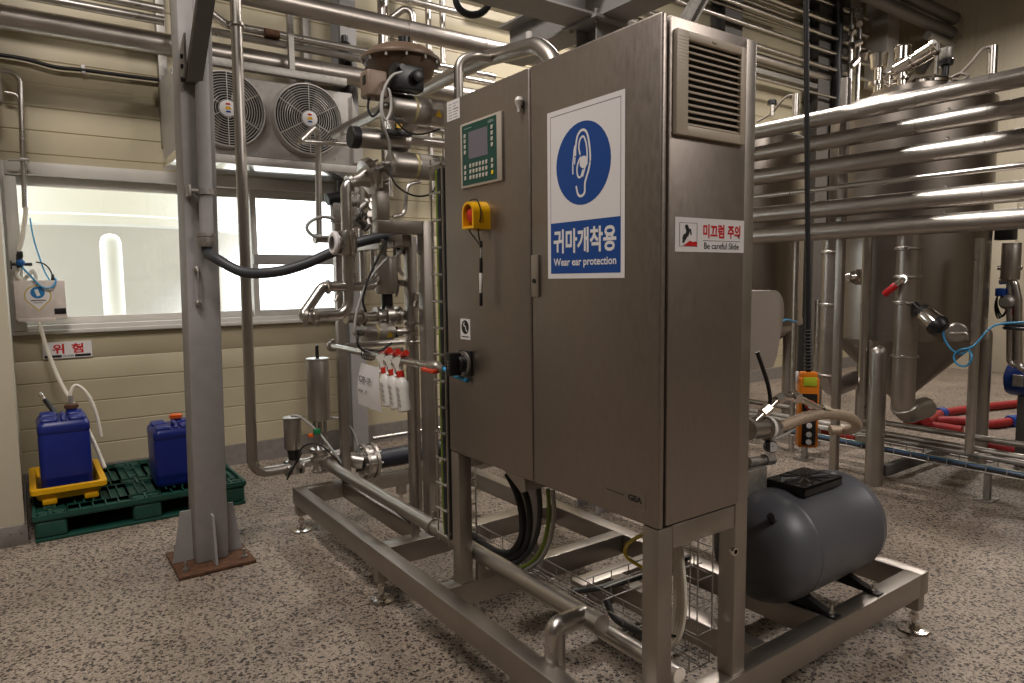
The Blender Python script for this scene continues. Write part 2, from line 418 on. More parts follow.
# outside
struct(MB().box((-14, 4.95, -.15), (16, 30, -.05)).build('ground', mat('yard_concrete', (206, 204, 200), .8)))
SILO = mat('silo_steel', (196, 192, 188), .5, .1, var=.08, scale=.8, stretch=(1, 1, .3))
t = thing('silo', 'large pale steel silo with conical bottom seen through the window', 'silo', (-.75, 8.2, 0))
SZ = at(100, 226, y=6.45).z
b = MB(); b.lathe((-.75, 8.2, SZ-1.75), Z, [(0, .25), (1.75, 1.75)], 48); b.build('cone', SILO, t)
b = MB(); b.lathe((-.75, 8.2, SZ), Z, [(0, 1.75), (.02, 1.79), (.1, 1.79), (.12, 1.75), (4.5, 1.75)], 48); b.build('body', mat('silo_body', (236, 236, 236), .5), t)
for k in range(4):
    a = math.pi/4+k*math.pi/2; MB().cyl((-.75+1.6*math.cos(a), 8.2+1.6*math.sin(a), -.05), (-.75+1.6*math.cos(a), 8.2+1.6*math.sin(a), 1.9), .09).build('leg', SILO, t)
g0 = at(110, 235, y=6.1)
b = MB(); b.lathe((g0.x, 6.1, -.05), Z, [(0, .09), (g0.z-.02, .09), (g0.z+.03, .075), (g0.z+.055, .045), (g0.z+.065, .0)], 20); tag(b.build('vent_pipe', mat('white_pipe_outside', (238, 240, 242), .5)), 'white round-topped pipe standing outside in front of the silo cone', 'pipe')

# building steelwork
def beam_h(b, p0, p1, w=.2, h=.2, t=.012, up=Z):
    """rolled H section from p0 to p1"""
    p0 = Vector(p0); p1 = Vector(p1); d = (p1-p0).normalized(); s = d.cross(up).normalized(); u = s.cross(d)
    for (a0, a1, c0, c1) in ((-w/2, w/2, h/2-t, h/2), (-w/2, w/2, -h/2, -h/2+t), (-t/2, t/2, -h/2+t, h/2-t)):
        q = [p0+s*a0+u*c0, p0+s*a1+u*c0, p0+s*a1+u*c1, p0+s*a0+u*c1]; b.prism(q, p1-p0)
    return b
t = thing('steel_column', 'grey painted steel column on a rusty base plate before the window', 'column', (-.65, 2.74, 0))
MB().box((-.845, 2.52, 0), (-.455, 2.935, .018), .002).build('base_plate', RUST, t)
b = MB(); b.box((-.735, 2.65, .018), (-.57, 2.83, 6.38), .008)
for v in b.bm.verts: v.co.x += .017*v.co.z
b.build('shaft', COLP, t)
for poly, d in ((((-.735, 2.735, .02), (-.84, 2.735, .02), (-.79, 2.735, .30), (-.735, 2.735, .30)), (0, .01, 0)),
                (((-.57, 2.735, .02), (-.475, 2.735, .02), (-.515, 2.735, .30), (-.57, 2.735, .30)), (0, .01, 0)),
                (((-.655, 2.65, .02), (-.655, 2.565, .02), (-.655, 2.60, .285), (-.655, 2.65, .285)), (.012, 0, 0))):
    MB().prism(poly, d).build('gusset', COLP, t)
for x_, y_ in ((-.80, 2.59), (-.50, 2.59), (-.80, 2.89), (-.50, 2.89)):
    b = MB(); b.cyl((x_, y_, .018), (x_, y_, .07), .009, 10); b.cyl((x_, y_, .018), (x_, y_, .034), .016, 6); b.build('anchor_bolt', DULL, t)
b = MB(); h0 = at(197, 269, y=2.63); h1 = at(199.5, 303, y=2.63)
b.tube(bend([(h0.x, 2.64, h0.z), (h0.x, 2.61, h0.z), (h0.x, 2.61, h1.z), (h0.x, 2.64, h1.z)], .012), .006, 8); b.ball((h0.x, 2.635, h0.z), .017); b.ball((h0.x, 2.635, h1.z), .017); b.build('handle', DULL, t)
# brace with gusset plate at the column head
g = at(184, 84, y=2.64); e = at(196, -4, y=2.3); e = g+(e-g)*1.7
b = MB(); d_ = (e-g).normalized(); b.prism([g+Vector((.0, 0, 0)), g+Vector((.075, 0, 0)), g+Vector((.075, -.07, 0)), g+Vector((.0, -.07, 0))], e-g); b.build('brace', DARKP, t)
b = MB(); b.prism([(g.x-.012, 2.66, g.z-.05), (g.x-.012, 2.54, g.z+.06), (g.x-.012, 2.52, g.z+.22), (g.x-.012, 2.66, g.z+.16)], (.01, 0, 0)); b.build('gusset_plate', COLP, t)
for q in ((2.60, .01), (2.58, .07), (2.58, .12)): MB().cyl((g.x-.022, q[0], g.z+q[1]), (g.x-.002, q[0], g.z+q[1]), .012, 6).build('bolt', SIGNK, t)
# rear steelwork over the cabinet
t = thing('steel_frame', 'grey steel post with crossing beams rising behind the cabinet top', 'beam', (1.66, 2.05, 0))
FZ = at(545, 11, y=2.05).z
b = MB(); beam_h(b, (1.66, 2.05, 0), (1.66, 2.05, FZ-.02), .2, .2, .012, up=Y); b.build('post', COLP, t)
b = MB(); b.box((1.50, 1.89, FZ-.02), (1.82, 2.21, FZ)); b.build('cap_plate', COLP, t)
for x_ in (1.54, 1.78):
    for y_ in (1.93, 2.17): MB().cyl((x_, y_, FZ-.04), (x_, y_, FZ+.04), .014, 6).build('bolt', DULL, t)
b = MB(); beam_h(b, (-1.2, 2.05, FZ+.125), (1.55, 2.05, FZ+.125), .25, .25, .014); b.build('beam', COLP, t)
b = MB(); beam_h(b, (1.66, -1.5, FZ+.125), (1.66, 3.0, FZ+.125), .22, .25, .014); b.build('beam', COLP, t)
for i, (u0, u1, v_, yy, lab) in enumerate(((357, 372, 443, 4.42, 'grey steel column against the back wall behind the valve rack'), (718, 735, None, 4.6, 'dark steel column on the back wall right of the cabinet vent'), (812, 824, None, 4.6, 'dark steel column on the back wall behind the hanging cable'), (835, 842, None, 4.6, 'slim dark column on the back wall left of the wall panel'))):
    p = at((u0+u1)/2, v_ or 60, y=yy); q0 = at(u0, v_ or 60, y=yy).x; q1 = at(u1, v_ or 60, y=yy).x
    b = MB(); beam_h(b, (p.x, 4.60, 0), (p.x, 4.60, 6.4), q1-q0, .22, .012, up=Y); tag(b.build('wall_column', COLP if i == 0 else DARKP), lab, 'column')

# ================================================================== SKID
ZS = .2691
sk = thing('skid_frame', 'stainless steel skid base on levelling feet carrying the cabinet, grey tank and valve rack', 'frame', (.8, 1.45, 0))
def sbeam(a, b_, nm='beam', bev=.004): return MB().box(a, b_, bev).build(nm, FRAMES, sk)
Z0 = ZS-.10
sbeam((-.125, -.006, Z0), (-.055, 2.898, ZS))                 # outer long bar
sbeam((-.055, 2.82, Z0), (1.63, 2.898, ZS))                   # far bar
sbeam((.17, 1.75, Z0), (.245, 2.82, ZS))                      # inner long bar
sbeam((-.055, 1.65, Z0), (.95, 1.75, ZS))                     # cross bars
sbeam((-.055, 1.096, Z0), (.95, 1.168, ZS))
sbeam((-.055, -.006, Z0), (1.63, .066, ZS))                   # near bar
sbeam((1.63, -.006, Z0), (1.70, 2.898, ZS))                   # right bar
sbeam((.95, .066, Z0), (1.03, 2.82, ZS))
sbeam((.41, .78, Z0), (.95, .87, ZS))
sbeam((.555, .066, Z0), (.63, .78, ZS))
sbeam((1.03, .50, Z0), (1.63, .57, ZS))
def foot(x, y):
    f = MB().box((x-.028, y-.028, .1), (x+.028, y+.028, Z0), .003).build('foot', FRAMES, sk)
    b = MB(); b.cyl((x, y, .02), (x, y, .1), .011, 10); b.cyl((x, y, .055), (x, y, .075), .02, 6)
    b.lathe((x, y, 0), Z, [(0, .060), (.006, .064), (.010, .062), (.014, .03), (.03, .022)], 28); b.build('levelling_disc', BRIGHT, f)
for x, y in ((-.09, 2.86), (-.09, 1.69), (-.09, .55), (1.66, .03), (1.66, 1.5), (1.66, 2.86), (.6, 2.86), (.6, .03)): foot(x, y)
# posts that carry the cabinet and the side frame
YW, XD = 1.1594, .367
ZB, ZT = .839, 2.248
for nm, a, c in (('post', (.004, .004, ZS), (.066, .066, ZB-.006)), ('post', (.004, YW-.062, ZS), (.066, YW, ZB-.006)), ('post', (XD-.014, .002, ZS), (XD+.048, .064, ZT)), ('post', (XD-.014, YW-.062, ZS), (XD+.048, YW, ZT)),
                 ('rail', (.066, .004, ZB-.075), (XD-.014, .060, ZB-.004)), ('rail', (.066, YW-.06, ZB-.075), (XD-.014, YW, ZB-.004)), ('rail', (XD-.01, .066, ZB-.075), (XD+.046, YW-.062, ZB-.004))):
    MB().box(a, c, .004).build(nm, FRAMES, sk)
b = MB(); b.cyl((.325, -.002, .70), (.325, -.022, .70), .008, 8); b.cyl((.325, -.012, .70), (.325, -.022, .70), .014, 6); b.build('bolt', BRIGHT, sk)
# valve rack portal
P0 = at(383, 233, y=1.85)
for nm, a, c in (('post', (.27, 1.85, ZS), (.335, 1.92, 1.8475)), ('rail', (.02, 1.851, 1.782), (.27, 1.919, 1.8465)), ('post', (.02, 1.852, 1.847), (.088, 1.918, 2.02)),
                 ('post', (.265, 2.02, ZS), (.32, 2.075, 1.78)), ('post', (.185, 2.835, ZS), (.24, 2.89, 2.1)), ('rail', (.185, 1.92, 1.72), (.24, 2.83, 1.782))):
    MB().box(a, c, .004).build(nm, FRAMES, sk)

# ================================================================== CONTROL CABINET
cab = thing('control_cabinet', 'tall stainless steel two-door electrical cabinet standing on the skid', 'cabinet', (XD/2, YW/2, ZB))
YSP = at(531, 270, x=0).y
b = MB(); b.box((.031, 0, ZB), (XD, YW, ZT), .006); b.build('body', CABS, cab)
b = MB(); b.box((.02, .03, ZB+.03), (.034, YW-.03, ZT-.03)); b.build('door_seal', BLACK, cab)
DR = MB().box((0, 0, ZB-.004), (.023, YSP-.003, ZT+.004), .008, 3).build('door', CABS, cab); DR['label'] = 'wide right cabinet door with the blue ear protection sign'
DL = MB().box((0, YSP+.003, ZB-.004), (.023, YW, ZT+.004), .008, 3).build('door', CABS, cab); DL['label'] = 'narrow left cabinet door with the green operator panel'
MY = -Y
def onx(u, v): return at(u, v, x=0)
def ony(u, v): return at(u, v, y=0)
# --- ear protection sign
tl, br_ = onx(547, 112), onx(625.5, 277.5); tr_ = onx(625, 91); bl = onx(549, 279)
yl = (tl.y+bl.y)/2; yr = (tr_.y+br_.y)/2; zt = (tl.z+tr_.z)/2; zb = (bl.z+br_.z)/2; SW, SH = yl-yr, zt-zb
b = MB(); b.box((-.0015, yr, zb), (.0005, yl, zt)); O = Vector((-.0015, yl, zb))
b.mat(1); i_ = .045*SW
for r_ in (rect(i_, i_, SW-i_, i_+.0018), rect(i_, SH-i_-.0018, SW-i_, SH-i_), rect(i_, i_, i_+.0018, SH-i_), rect(SW-i_-.0018, i_, SW-i_, SH-i_)): flat(b, r_, O, MY, Z, .0003)
b.mat(2); flat(b, rect(i_, i_, SW-i_, .335*SH), O, MY, Z, .0004)
cx, cy, R0 = .485*SW, .66*SH, .355*SW; flat(b, circ(cx, cy, R0), O, MY, Z, .0004)
b.mat(0)
def ear(px): return [(cx+(x-155)/97*R0, cy+(265-y)/149*R0) for x, y in px]
def sm2(P, n=6): return [(q.x, q.y) for q in spline([(p[0], p[1], 0) for p in P], n)]
for P, wd in (([(133, 345), (140, 375), (152, 382), (163, 370), (165, 335), (178, 290), (183, 250), (178, 190), (168, 155), (152, 148), (138, 165), (132, 200), (130, 232)], .06),
              ([(121, 297), (121, 262), (124, 235), (127, 205), (133, 192)], .045), ([(129, 240), (127, 262)], .045),
              ([(147, 232), (143, 205), (148, 178), (160, 172), (170, 205), (172, 255), (164, 285), (156, 312)], .05),
              ([(150, 242), (141, 258), (136, 285), (140, 310), (150, 312), (157, 290)], .05)):
    stroke(b, sm2(ear(P)), wd*R0, O, MY, Z, .0008)
e_ = ear([(160, 262)])[0]; flat(b, circ(*e_, .15*R0, 20), O, MY, Z, .001)
text_into(b, '귀마개착용', O+MY*(.085*SW)+Z*(.15*SH), MY, Z, .145*SH, .03, .82*SW, .0008)
text_into(b, 'Wear ear protection', O+MY*(.085*SW)+Z*(.062*SH), MY, Z, .06*SH, .022, .82*SW, .0008)
s_ = b.build('safety_sign', [SIGNW, mat('thin_grey_line', (90, 92, 104), .5), SBLUE], cab); s_['label'] = 'white and blue Wear ear protection sign with an ear symbol'
# --- operator panel
tl, tr_, br_, bl = onx(462, 126), onx(503, 110), onx(504, 182), onx(463, 188)
yl = (tl.y+bl.y)/2; yr = (tr_.y+br_.y)/2; zt = (tl.z+tr_.z)/2; zb = (bl.z+br_.z)/2; SW, SH = yl-yr, zt-zb
b = MB(); b.box((-.009, yr, zb), (.001, yl, zt), .002); hp = b.build('operator_panel', mat('panel_frame', (176, 166, 152), .45), cab)
O = Vector((-.009, yl, zb))
b = MB(); flat(b, rect(.05*SW, .04*SH, .895*SW, .965*SH), O, MY, Z, .0005)
b.mat(1); text_into(b, 'GEA', O+MY*(.70*SW)+Z*(.885*SH), MY, Z, .04*SH, .01, .13*SW, .001); flat(b, rect(.11*SW, .905*SH, .3*SW, .912*SH), O, MY, Z, .001)
b.build('front_film', [HGREEN, mat('panel_print', (160, 180, 170), .5)], hp)
b = MB(); flat(b, rect(.22*SW, .43*SH, .69*SW, .845*SH), O, MY, Z, .0012); b.build('screen', LCD, hp)
def key(u, v, m=KEYS):
    c = O+MY*(u*SW)+Z*(v*SH); MB().box(c-Vector((.0025, .023*SW, .03*SH)), c+Vector((0, .023*SW, .03*SH)), .0008, 1).build('key', m, hp)
for v in (.80, .72, .635, .55, .32, .235, .15): key(.125, v)
for v in (.81, .725, .64, .555, .327, .242): key(.79, v)
key(.79, .15, mat('key_yellow', (236, 206, 30), .45))
for r_ in (.325, .235, .145):
    for c_ in range(6): key(.26+.079*c_, r_)
# --- emergency stop
c = at(476, 215.5, x=-.035)
es = MB()
def arch(x, w, h, n=12): return [Vector((x, c.y+w/2, c.z-h/2)), Vector((x, c.y-w/2, c.z-h/2))] + [Vector((x, c.y-w/2*math.cos(math.pi*k/n), c.z+h/2-w/2+w/2*math.sin(math.pi*k/n))) for k in range(n+1)]
es.ring_loft([arch(.0, .088, .105), arch(-.072, .08, .098), arch(-.072, .062, .08), arch(-.02, .06, .078)], True, True)
esb = es.build('emergency_stop', YEL, cab); esb['label'] = 'yellow emergency stop housing with red push button'
b = MB(); b.lathe((-.02, c.y, c.z), -X, [(0, .014), (.012, .014), (.014, .027), (.03, .029), (.042, .024), (.046, .012), (.047, 0)], 24); b.build('push_button', RED, esb)
# --- rotary main switch
c = at(466, 363, x=-.004)
b = MB(); b.box((-.012, c.y-.045, c.z-.05), (.001, c.y+.045, c.z+.05), .004); ms = b.build('main_switch', BLACKP, cab); ms['label'] = 'black rotary main switch'
c2 = Vector((-.012, c.y, c.z))
b = MB(); b.lathe(c2, -X, [(0, .047), (.008, .047), (.008, .034), (.0, .034)], 32, cap=False); b.build('collar', DULL, ms)
b = MB(); b.lathe(c2, -X, [(0, .034), (.03, .034), (.034, .03)], 28); b.box(c2+Vector((-.075, -.016, -.045)), c2+Vector((-.02, .022, .045)), .006)
b.mat(1)
for k in range(3): b.box(c2+Vector((-.0755, -.004, -.016+k*.013)), c2+Vector((-.0748, .004, -.011+k*.013)))
b.build('switch_handle', [BLACKP, DULL], ms)
# --- little stickers and fittings
def sticker(nm, u0, v0, u1, v1, m, lab=None):
    a = onx(u0, v0); c = onx(u1, v1); return MB(), a, c
a, c = onx(460.5, 318.5), onx(470.5, 340); b = MB(); b.box((-.001, c.y, c.z), (.0005, a.y, a.z)); O = Vector((-.001, a.y, c.z)); w_, h_ = a.y-c.y, a.z-c.z
b.mat(1); flat(b, circ(.5*w_, .6*h_, .38*w_, 24, .34*h_), O, MY, Z, .0004); stroke(b, [(.15*w_, .13*h_), (.85*w_, .13*h_)], .05*h_, O, MY, Z, .0005)
b.mat(0); stroke(b, sm2([(.42*w_, .82*h_), (.35*w_, .7*h_), (.52*w_, .62*h_), (.6*w_, .45*h_), (.7*w_, .4*h_)]), .07*w_, O, MY, Z, .0007)
b.build('warning_sticker', [SIGNW, SIGNK], cab)['label'] = 'small white sticker with black oval symbol above the main switch'
a, c = onx(446.5, 103), onx(460, 117.5); b = MB(); b.box((-.001, c.y, c.z), (.0005, a.y-.004, a.z)); O = Vector((-.001, a.y-.004, c.z)); w_, h_ = a.y-.004-c.y, a.z-c.z
b.mat(1)
for k in range(6):
    q = .12+.14*k; stroke(b, [(.12*w_, q*h_), (.12*w_+w_*random.uniform(.2, .3), q*h_)], .03*h_, O, MY, Z, .0004); stroke(b, [(.5*w_, q*h_), (.5*w_+w_*random.uniform(.2, .42), q*h_)], (.05 if k == 3 else .03)*h_, O, MY, Z, .0004)
b.build('data_label', [SIGNW, mat('label_print', (110, 106, 104), .6)], cab)['label'] = 'small white printed data label in the top corner of the left door'
p = onx(522, 106); b = MB(); b.lathe(p+Vector((-.012, 0, .012)), -Z, [(-.018, 0), (-.016, .010), (-.004, .016), (.008, .013), (.02, .007), (.034, .006)], 16); b.build('door_hook', WHITEP, cab)
a, c = onx(532.5, 255), onx(540, 297); b = MB(); b.box((-.008, c.y, c.z), (.001, a.y, a.z), .003); lk = b.build('door_latch', SATIN, cab)
m_ = Vector((-.008, (a.y+c.y)/2, c.z+(a.z-c.z)*.38)); MB().cyl(m_, m_-X*.004, .008, 12).build('key_slot', SIGNK, lk)
tl, tr_, br_, bl = onx(604, 482.5), onx(646, 494), onx(646, 509.5), onx(604, 495.5)
yl, yr = tl.y, tr_.y; zb = (bl.z+br_.z)/2; zt = (tl.z+tr_.z)/2; SW, SH = yl-yr, zt-zb
b = MB(); b.box((-.001, yr, zb), (.0005, yl, zt)); O = Vector((-.001, yl, zb)); b.mat(1)
text_into(b, 'GEA', O+MY*(.60*SW)+Z*(.30*SH), MY, Z, .44*SH, .045, .32*SW, .0004, spacing=.95); stroke(b, [(.08*SW, .55*SH), (.5*SW, .52*SH)], .05*SH, O, MY, Z, .0004)
b.build('maker_badge', [BRONZE, SIGNK], cab)['label'] = 'bronze maker badge with black letters low on the right door'
# --- slide warning sign on the side
tl, tr_, br_, bl = ony(675, 216), ony(743, 221.5), ony(743, 253), ony(675, 251.5)
xl = tl.x; xr = XD-.004; zt = (tl.z+tr_.z)/2; zb = (bl.z+br_.z)/2; SW, SH = xr-xl, zt-zb
b = MB(); b.box((xl, -.0015, zb), (xr, .0005, zt)); O = Vector((xl, -.0015, zb))
b.mat(1)
for r_ in (rect(.055, .155, .30, .165), rect(.055, .835, .30, .845), rect(.055, .155, .06, .845), rect(.295, .155, .30, .845), rect(.38, .335, .94, .35)): flat(b, [(p[0]*SW, p[1]*SH) for p in r_], O, X, Z, .0004)
def pic(P): return [((p[0]-112)/776*SW, (1-(p[1]-135)/392)*SH) for p in P]
flat(b, [(p[0], p[1]) for p in circ(*pic([(230, 243)])[0], .022*SW, 16)], O, X, Z, .0005)
for P, wd in (([(235, 255), (245, 290), (235, 330)], .045), ([(245, 275), (270, 275), (277, 325)], .02), ([(238, 325), (205, 345), (195, 380)], .028), ([(240, 330), (215, 375), (195, 415)], .028)): stroke(b, pic(P), wd*SW, O, X, Z, .0005)
b.mat(2); flat(b, pic([(190, 458), (235, 425), (262, 400), (280, 405), (300, 415), (318, 405), (340, 410), (340, 464)]), O, X, Z, .0006)
text_into(b, '미끄럼', O+X*(.385*SW)+Z*(.42*SH), X, Z, .42*SH, .035, .31*SW, .0005)
text_into(b, '주의', O+X*(.745*SW)+Z*(.42*SH), X, Z, .42*SH, .035, .195*SW, .0005)
b.mat(1); text_into(b, 'Be careful Slide', O+X*(.40*SW)+Z*(.09*SH), X, Z, .20*SH, .01, .52*SW, .0005)
b.build('slip_sign', [SIGNW, SIGNK, SIGNR], cab)['label'] = 'white Be careful Slide sign with red lettering and falling figure'
# --- ventilation grille
tl, tr_, br_, bl = ony(672.5, 27), ony(743, 50), ony(743, 148), ony(674, 133)
xl = tl.x+.004; xr = min(tr_.x, XD-.006); zt = (tl.z+tr_.z)/2; zb = (bl.z+br_.z)/2; SW, SH = xr-xl, zt-zb
vg = MB(); ox0, ox1, oz0, oz1 = xl+.16*SW, xr-.08*SW, zb+.10*SH, zt-.085*SH
vg.box((xl, -.014, zb), (ox0, .001, zt), .004); vg.box((ox1, -.014, zb), (xr, .001, zt), .004); vg.box((ox0-.004, -.014, oz1), (ox1+.004, .001, zt), .004); vg.box((ox0-.004, -.014, zb), (ox1+.004, .001, oz0), .004)
k = xl+.012*SW
for q in range(30):
    zz = zb+.03*SH+q*.031*SH; vg.box((xl+.02*SW, -.0145, zz), (xl+.15*SW, -.0135, zz+.004*SH))
vent = vg.build('vent_grille', BEIGEG, cab); vent['label'] = 'beige louvred ventilation grille on the cabinet side'
MB().box((ox0, -.001, oz0), (ox1, .0008, oz1)).build('filter_mat', BLACK, vent)
n_ = 13
for k in range(n_):
    zz = oz0+(oz1-oz0)*(k+.5)/n_
    b = MB(); b.box((ox0-.001, -.0125, zz-.0055), (ox1+.001, .0, zz-.002), .0008, 1, rot=Matrix.Rotation(math.radians(38), 3, 'X')); b.build('slat', BEIGEG, vent)
MB().box(((xl+xr)/2-.006, -.016, zt-.06*SH), ((xl+xr)/2+.012, -.013, zt-.035*SH), .001).build('latch', COVER, vent)

# pen on a cord over the emergency stop
t = thing('pen', 'black and white pen hanging on a looped black cord from the yellow emergency stop', 'pen', at(481, 306, x=-.04))
q = at(479.5, 226, x=-.05); lo = at(481, 246, x=-.04); es0 = c
b = MB(); ec = at(476, 215.5, x=-.035)
b.tube(spline([lo, Vector((-.046, ec.y+.028, ec.z-.055)), Vector((-.045, ec.y+.049, ec.z-.0)), Vector((-.045, ec.y+.03, ec.z+.05)), Vector((-.045, ec.y, ec.z+.058)), Vector((-.045, ec.y-.03, ec.z+.05)), Vector((-.045, ec.y-.049, ec.z)), Vector((-.046, ec.y-.03, ec.z-.055)), lo], 6), .0025, 6); b.build('cord', BLACK, t)
def seg(v0, v1, r, nm, m): 
    MB().cyl(at(481, v0, x=-.04), at(481, v1, x=-.04), r, 12, bev=.001).build(nm, m, t)
seg(241, 247.5, .006, 'cord_clip', BLACK); seg(247.5, 258, .0035, 'neck', TUBEC); seg(258, 273, .0065, 'cap', BLACKP); seg(273, 293, .0065, 'barrel', WHITEP); seg(293, 306, .0062, 'tip', BLACKP)

# ================================================================== PALLET CORNER
t = thing('pallet', 'green plastic pallet on the floor under the window', 'pallet', (-.84, 4.19, 0))
px0, px1, py0, py1, pz = -1.445, -.23, 3.61, 4.70, .165
b = MB(); b.box((px0, py0, pz-.04), (px1, py1, pz-.022), .006)
def lat(x0, x1, y0, y1, sx, sy, w=.007):
    n = max(1, round((x1-x0)/sx)); m = max(1, round((y1-y0)/sy))
    for i in range(n+1): q = x0+(x1-x0)*i/n; b.box((q-w/2, y0, pz-.03), (q+w/2, y1, pz))
    for i in range(m+1): q = y0+(y1-y0)*i/m; b.box((x0, q-w/2, pz-.03), (x1, q+w/2, pz-.0008))
xs = [px0, px0+.17, px0+.52, px0+.69, px1-.17, px1]; ys = [py0, py0+.13, py0+.445, py0+.575, py1-.13, py1]
for i in range(5):
    for j in range(5):
        if i % 2 == 0 and j % 2 == 0:
            lat(xs[i], xs[i+1], ys[j], ys[j+1], .085, .065, .014)
            for u in (.25, .75): b.torus(((xs[i]*(1-u)+xs[i+1]*u), (ys[j]+ys[j+1])/2, pz-.006), Z, .026, .006, 16, 6)
        elif j % 2 == 0: lat(xs[i], xs[i+1], ys[j], ys[j+1], .075, .13)
        elif i % 2 == 0:
            lat(xs[i], xs[i+1], ys[j], ys[j+1], .06, .32)
            for u in (.12, .88): b.torus(((xs[i]+xs[i+1])/2, ys[j]*(1-u)+ys[j+1]*u, pz-.006), Z, .03, .006, 16, 6)
        else: lat(xs[i], xs[i+1], ys[j], ys[j+1], .05, .32)
for a, c in (((px0, py0, pz-.04), (px1, py0+.012, pz)), ((px0, py1-.012, pz-.04), (px1, py1, pz)), ((px0, py0, pz-.04), (px0+.012, py1, pz)), ((px1-.012, py0, pz-.04), (px1, py1, pz))): b.box(a, c, .004)
b.build('deck', GREEN, t)
for i in (0, 2, 4):
    for j in (0, 2, 4): MB().box((xs[i]+.002, ys[j]+.002, .02), (xs[i+1]-.002, ys[j+1]-.002, pz-.04), .018, 3).build('block', GREEN, t)
for j in (0, 2, 4):
    b = MB(); b.box((px0, ys[j], 0), (px1, ys[j+1], .022), .006); b.build('runner', GREEN, t)

def jerrycan(name, label, x0, x1, y0, y1, z0, z1, cap, neck):
    t = thing(name, label, 'jerrycan', ((x0+x1)/2, (y0+y1)/2, z0))
    b = MB(); cx, cy = (x0+x1)/2, (y0+y1)/2; wx, wy = (x1-x0)/2, (y1-y0)/2; H = z1-z0
    def ring(z, s, r=.035):
        out = []
        for qx, qy, a0 in ((1, 1, 0), (-1, 1, 90), (-1, -1, 180), (1, -1, 270)):
            for k in range(6):
                a = math.radians(a0+90*k/5); out.append(Vector((cx+qx*(wx*s-r)+r*math.cos(a), cy+qy*(wy*s-r)+r*math.sin(a), z)))
        return out
    prof = [(0, .90), (.012, .95), (.03, .965), (.15*H, .965), (.17*H, .985), (.2*H, .985), (.74*H, .985), (.77*H, .97), (.79*H, 1.0), (.86*H, 1.0), (.90*H, .97), (.93*H, .9)]
    b.ring_loft([ring(z0+h, s) for h, s in prof]); 
    # shoulders and carrying handle on the top
    b.box((x0+.02, y0+.02, z1-.09*H), (cx-.075*0-.03, cy-.03, z1-.01), .02, 3); b.box((cx+.03, y0+.02, z1-.09*H), (x1-.02, cy-.03, z1-.01), .02, 3)
    b.box((x0+.02, cy+.03, z1-.09*H), (cx-.03, y1-.02, z1-.01), .02, 3); b.box((cx+.03, cy+.03, z1-.09*H), (x1-.02, y1-.02, z1-.01), .02, 3)
    b.tube(bend([(cx, y0+.04, z1-.07*H), (cx, y0+.06, z1), (cx, cy-.02, z1), (cx, cy-.01, z1-.07*H)], .02), .013, 10)
    b.build('body', BLUE, t)
    n = Vector(neck); b = MB(); b.cyl((n.x, n.y, z1-.08*H), (n.x, n.y, z1+.004), .034, 20); b.build('neck', BLUE, t)
    b = MB(); b.lathe((n.x, n.y, z1+.004), Z, [(0, .038), (.004, .04), (.024, .04), (.028, .035)], 24)
    for k in range(16):
        a = k*math.pi/8; b.cyl((n.x+.039*math.cos(a), n.y+.039*math.sin(a), z1+.006), (n.x+.039*math.cos(a), n.y+.039*math.sin(a), z1+.026), .004, 6)
    return t, b, n
ptz = pz
J1, b, n1 = jerrycan('jerrycan', 'blue plastic jerrycan standing in the yellow spill tray with a hose in its neck', -1.395, -1.105, 3.93, 4.30, ptz+.05, .70, None, (-1.19, 4.22, 0))
b.build('cap', RUST, J1)
J2, b, n2 = jerrycan('jerrycan', 'blue plastic jerrycan with an orange cap standing directly on the green pallet', -.76, -.47, 3.78, 4.12, ptz, .585, None, (-.58, 4.02, 0))
b.build('cap', CAPO, J2)
# spill tray
t = thing('spill_tray', 'yellow plastic spill tray with a dark grating on the left end of the pallet', 'tray', (-1.25, 4.19, ptz))
b = MB(); X0, X1, Y0, Y1 = -1.455, -1.04, 3.80, 4.48; zr = ptz+.095
def rr(x0, x1, y0, y1, z, r=.03):
    o = []
    for cx_, cy_, a0 in ((x1-r, y1-r, 0), (x0+r, y1-r, 90), (x0+r, y0+r, 180), (x1-r, y0+r, 270)):
        for k in range(5):
            a = math.radians(a0+90*k/4); o.append(Vector((cx_+r*math.cos(a), cy_+r*math.sin(a), z)))
    return o
b.ring_loft([rr(X0+.04, X1-.04, Y0+.04, Y1-.04, ptz+.028), rr(X0+.018, X1-.018, Y0+.018, Y1-.018, zr-.02), rr(X0, X1, Y0, Y1, zr-.018), rr(X0, X1, Y0, Y1, zr+.012), rr(X0+.008, X1-.008, Y0+.008, Y1-.008, zr+.016), rr(X0+.035, X1-.035, Y0+.035, Y1-.035, zr+.014), rr(X0+.05, X1-.05, Y0+.05, Y1-.05, ptz+.04)])
b.build('basin', YEL, t)
for x_, y_ in ((X0+.1, Y0+.07), (X1-.09, Y0+.07), (X0+.1, Y1-.07), (X1-.09, Y1-.07)): MB().box((x_-.04, y_-.05, ptz), (x_+.04, y_+.05, ptz+.04), .01).build('foot', YEL, t)
b = MB()
k = X0+.05
b.box((X0+.05, Y0+.05, ptz+.042), (X1-.05, Y1-.05, ptz+.046))
while k < X1-.05: b.box((k-.003, Y0+.05, ptz+.043), (k+.003, Y1-.05, ptz+.05)); k += .02
b.build('grating', BLACKP, t)
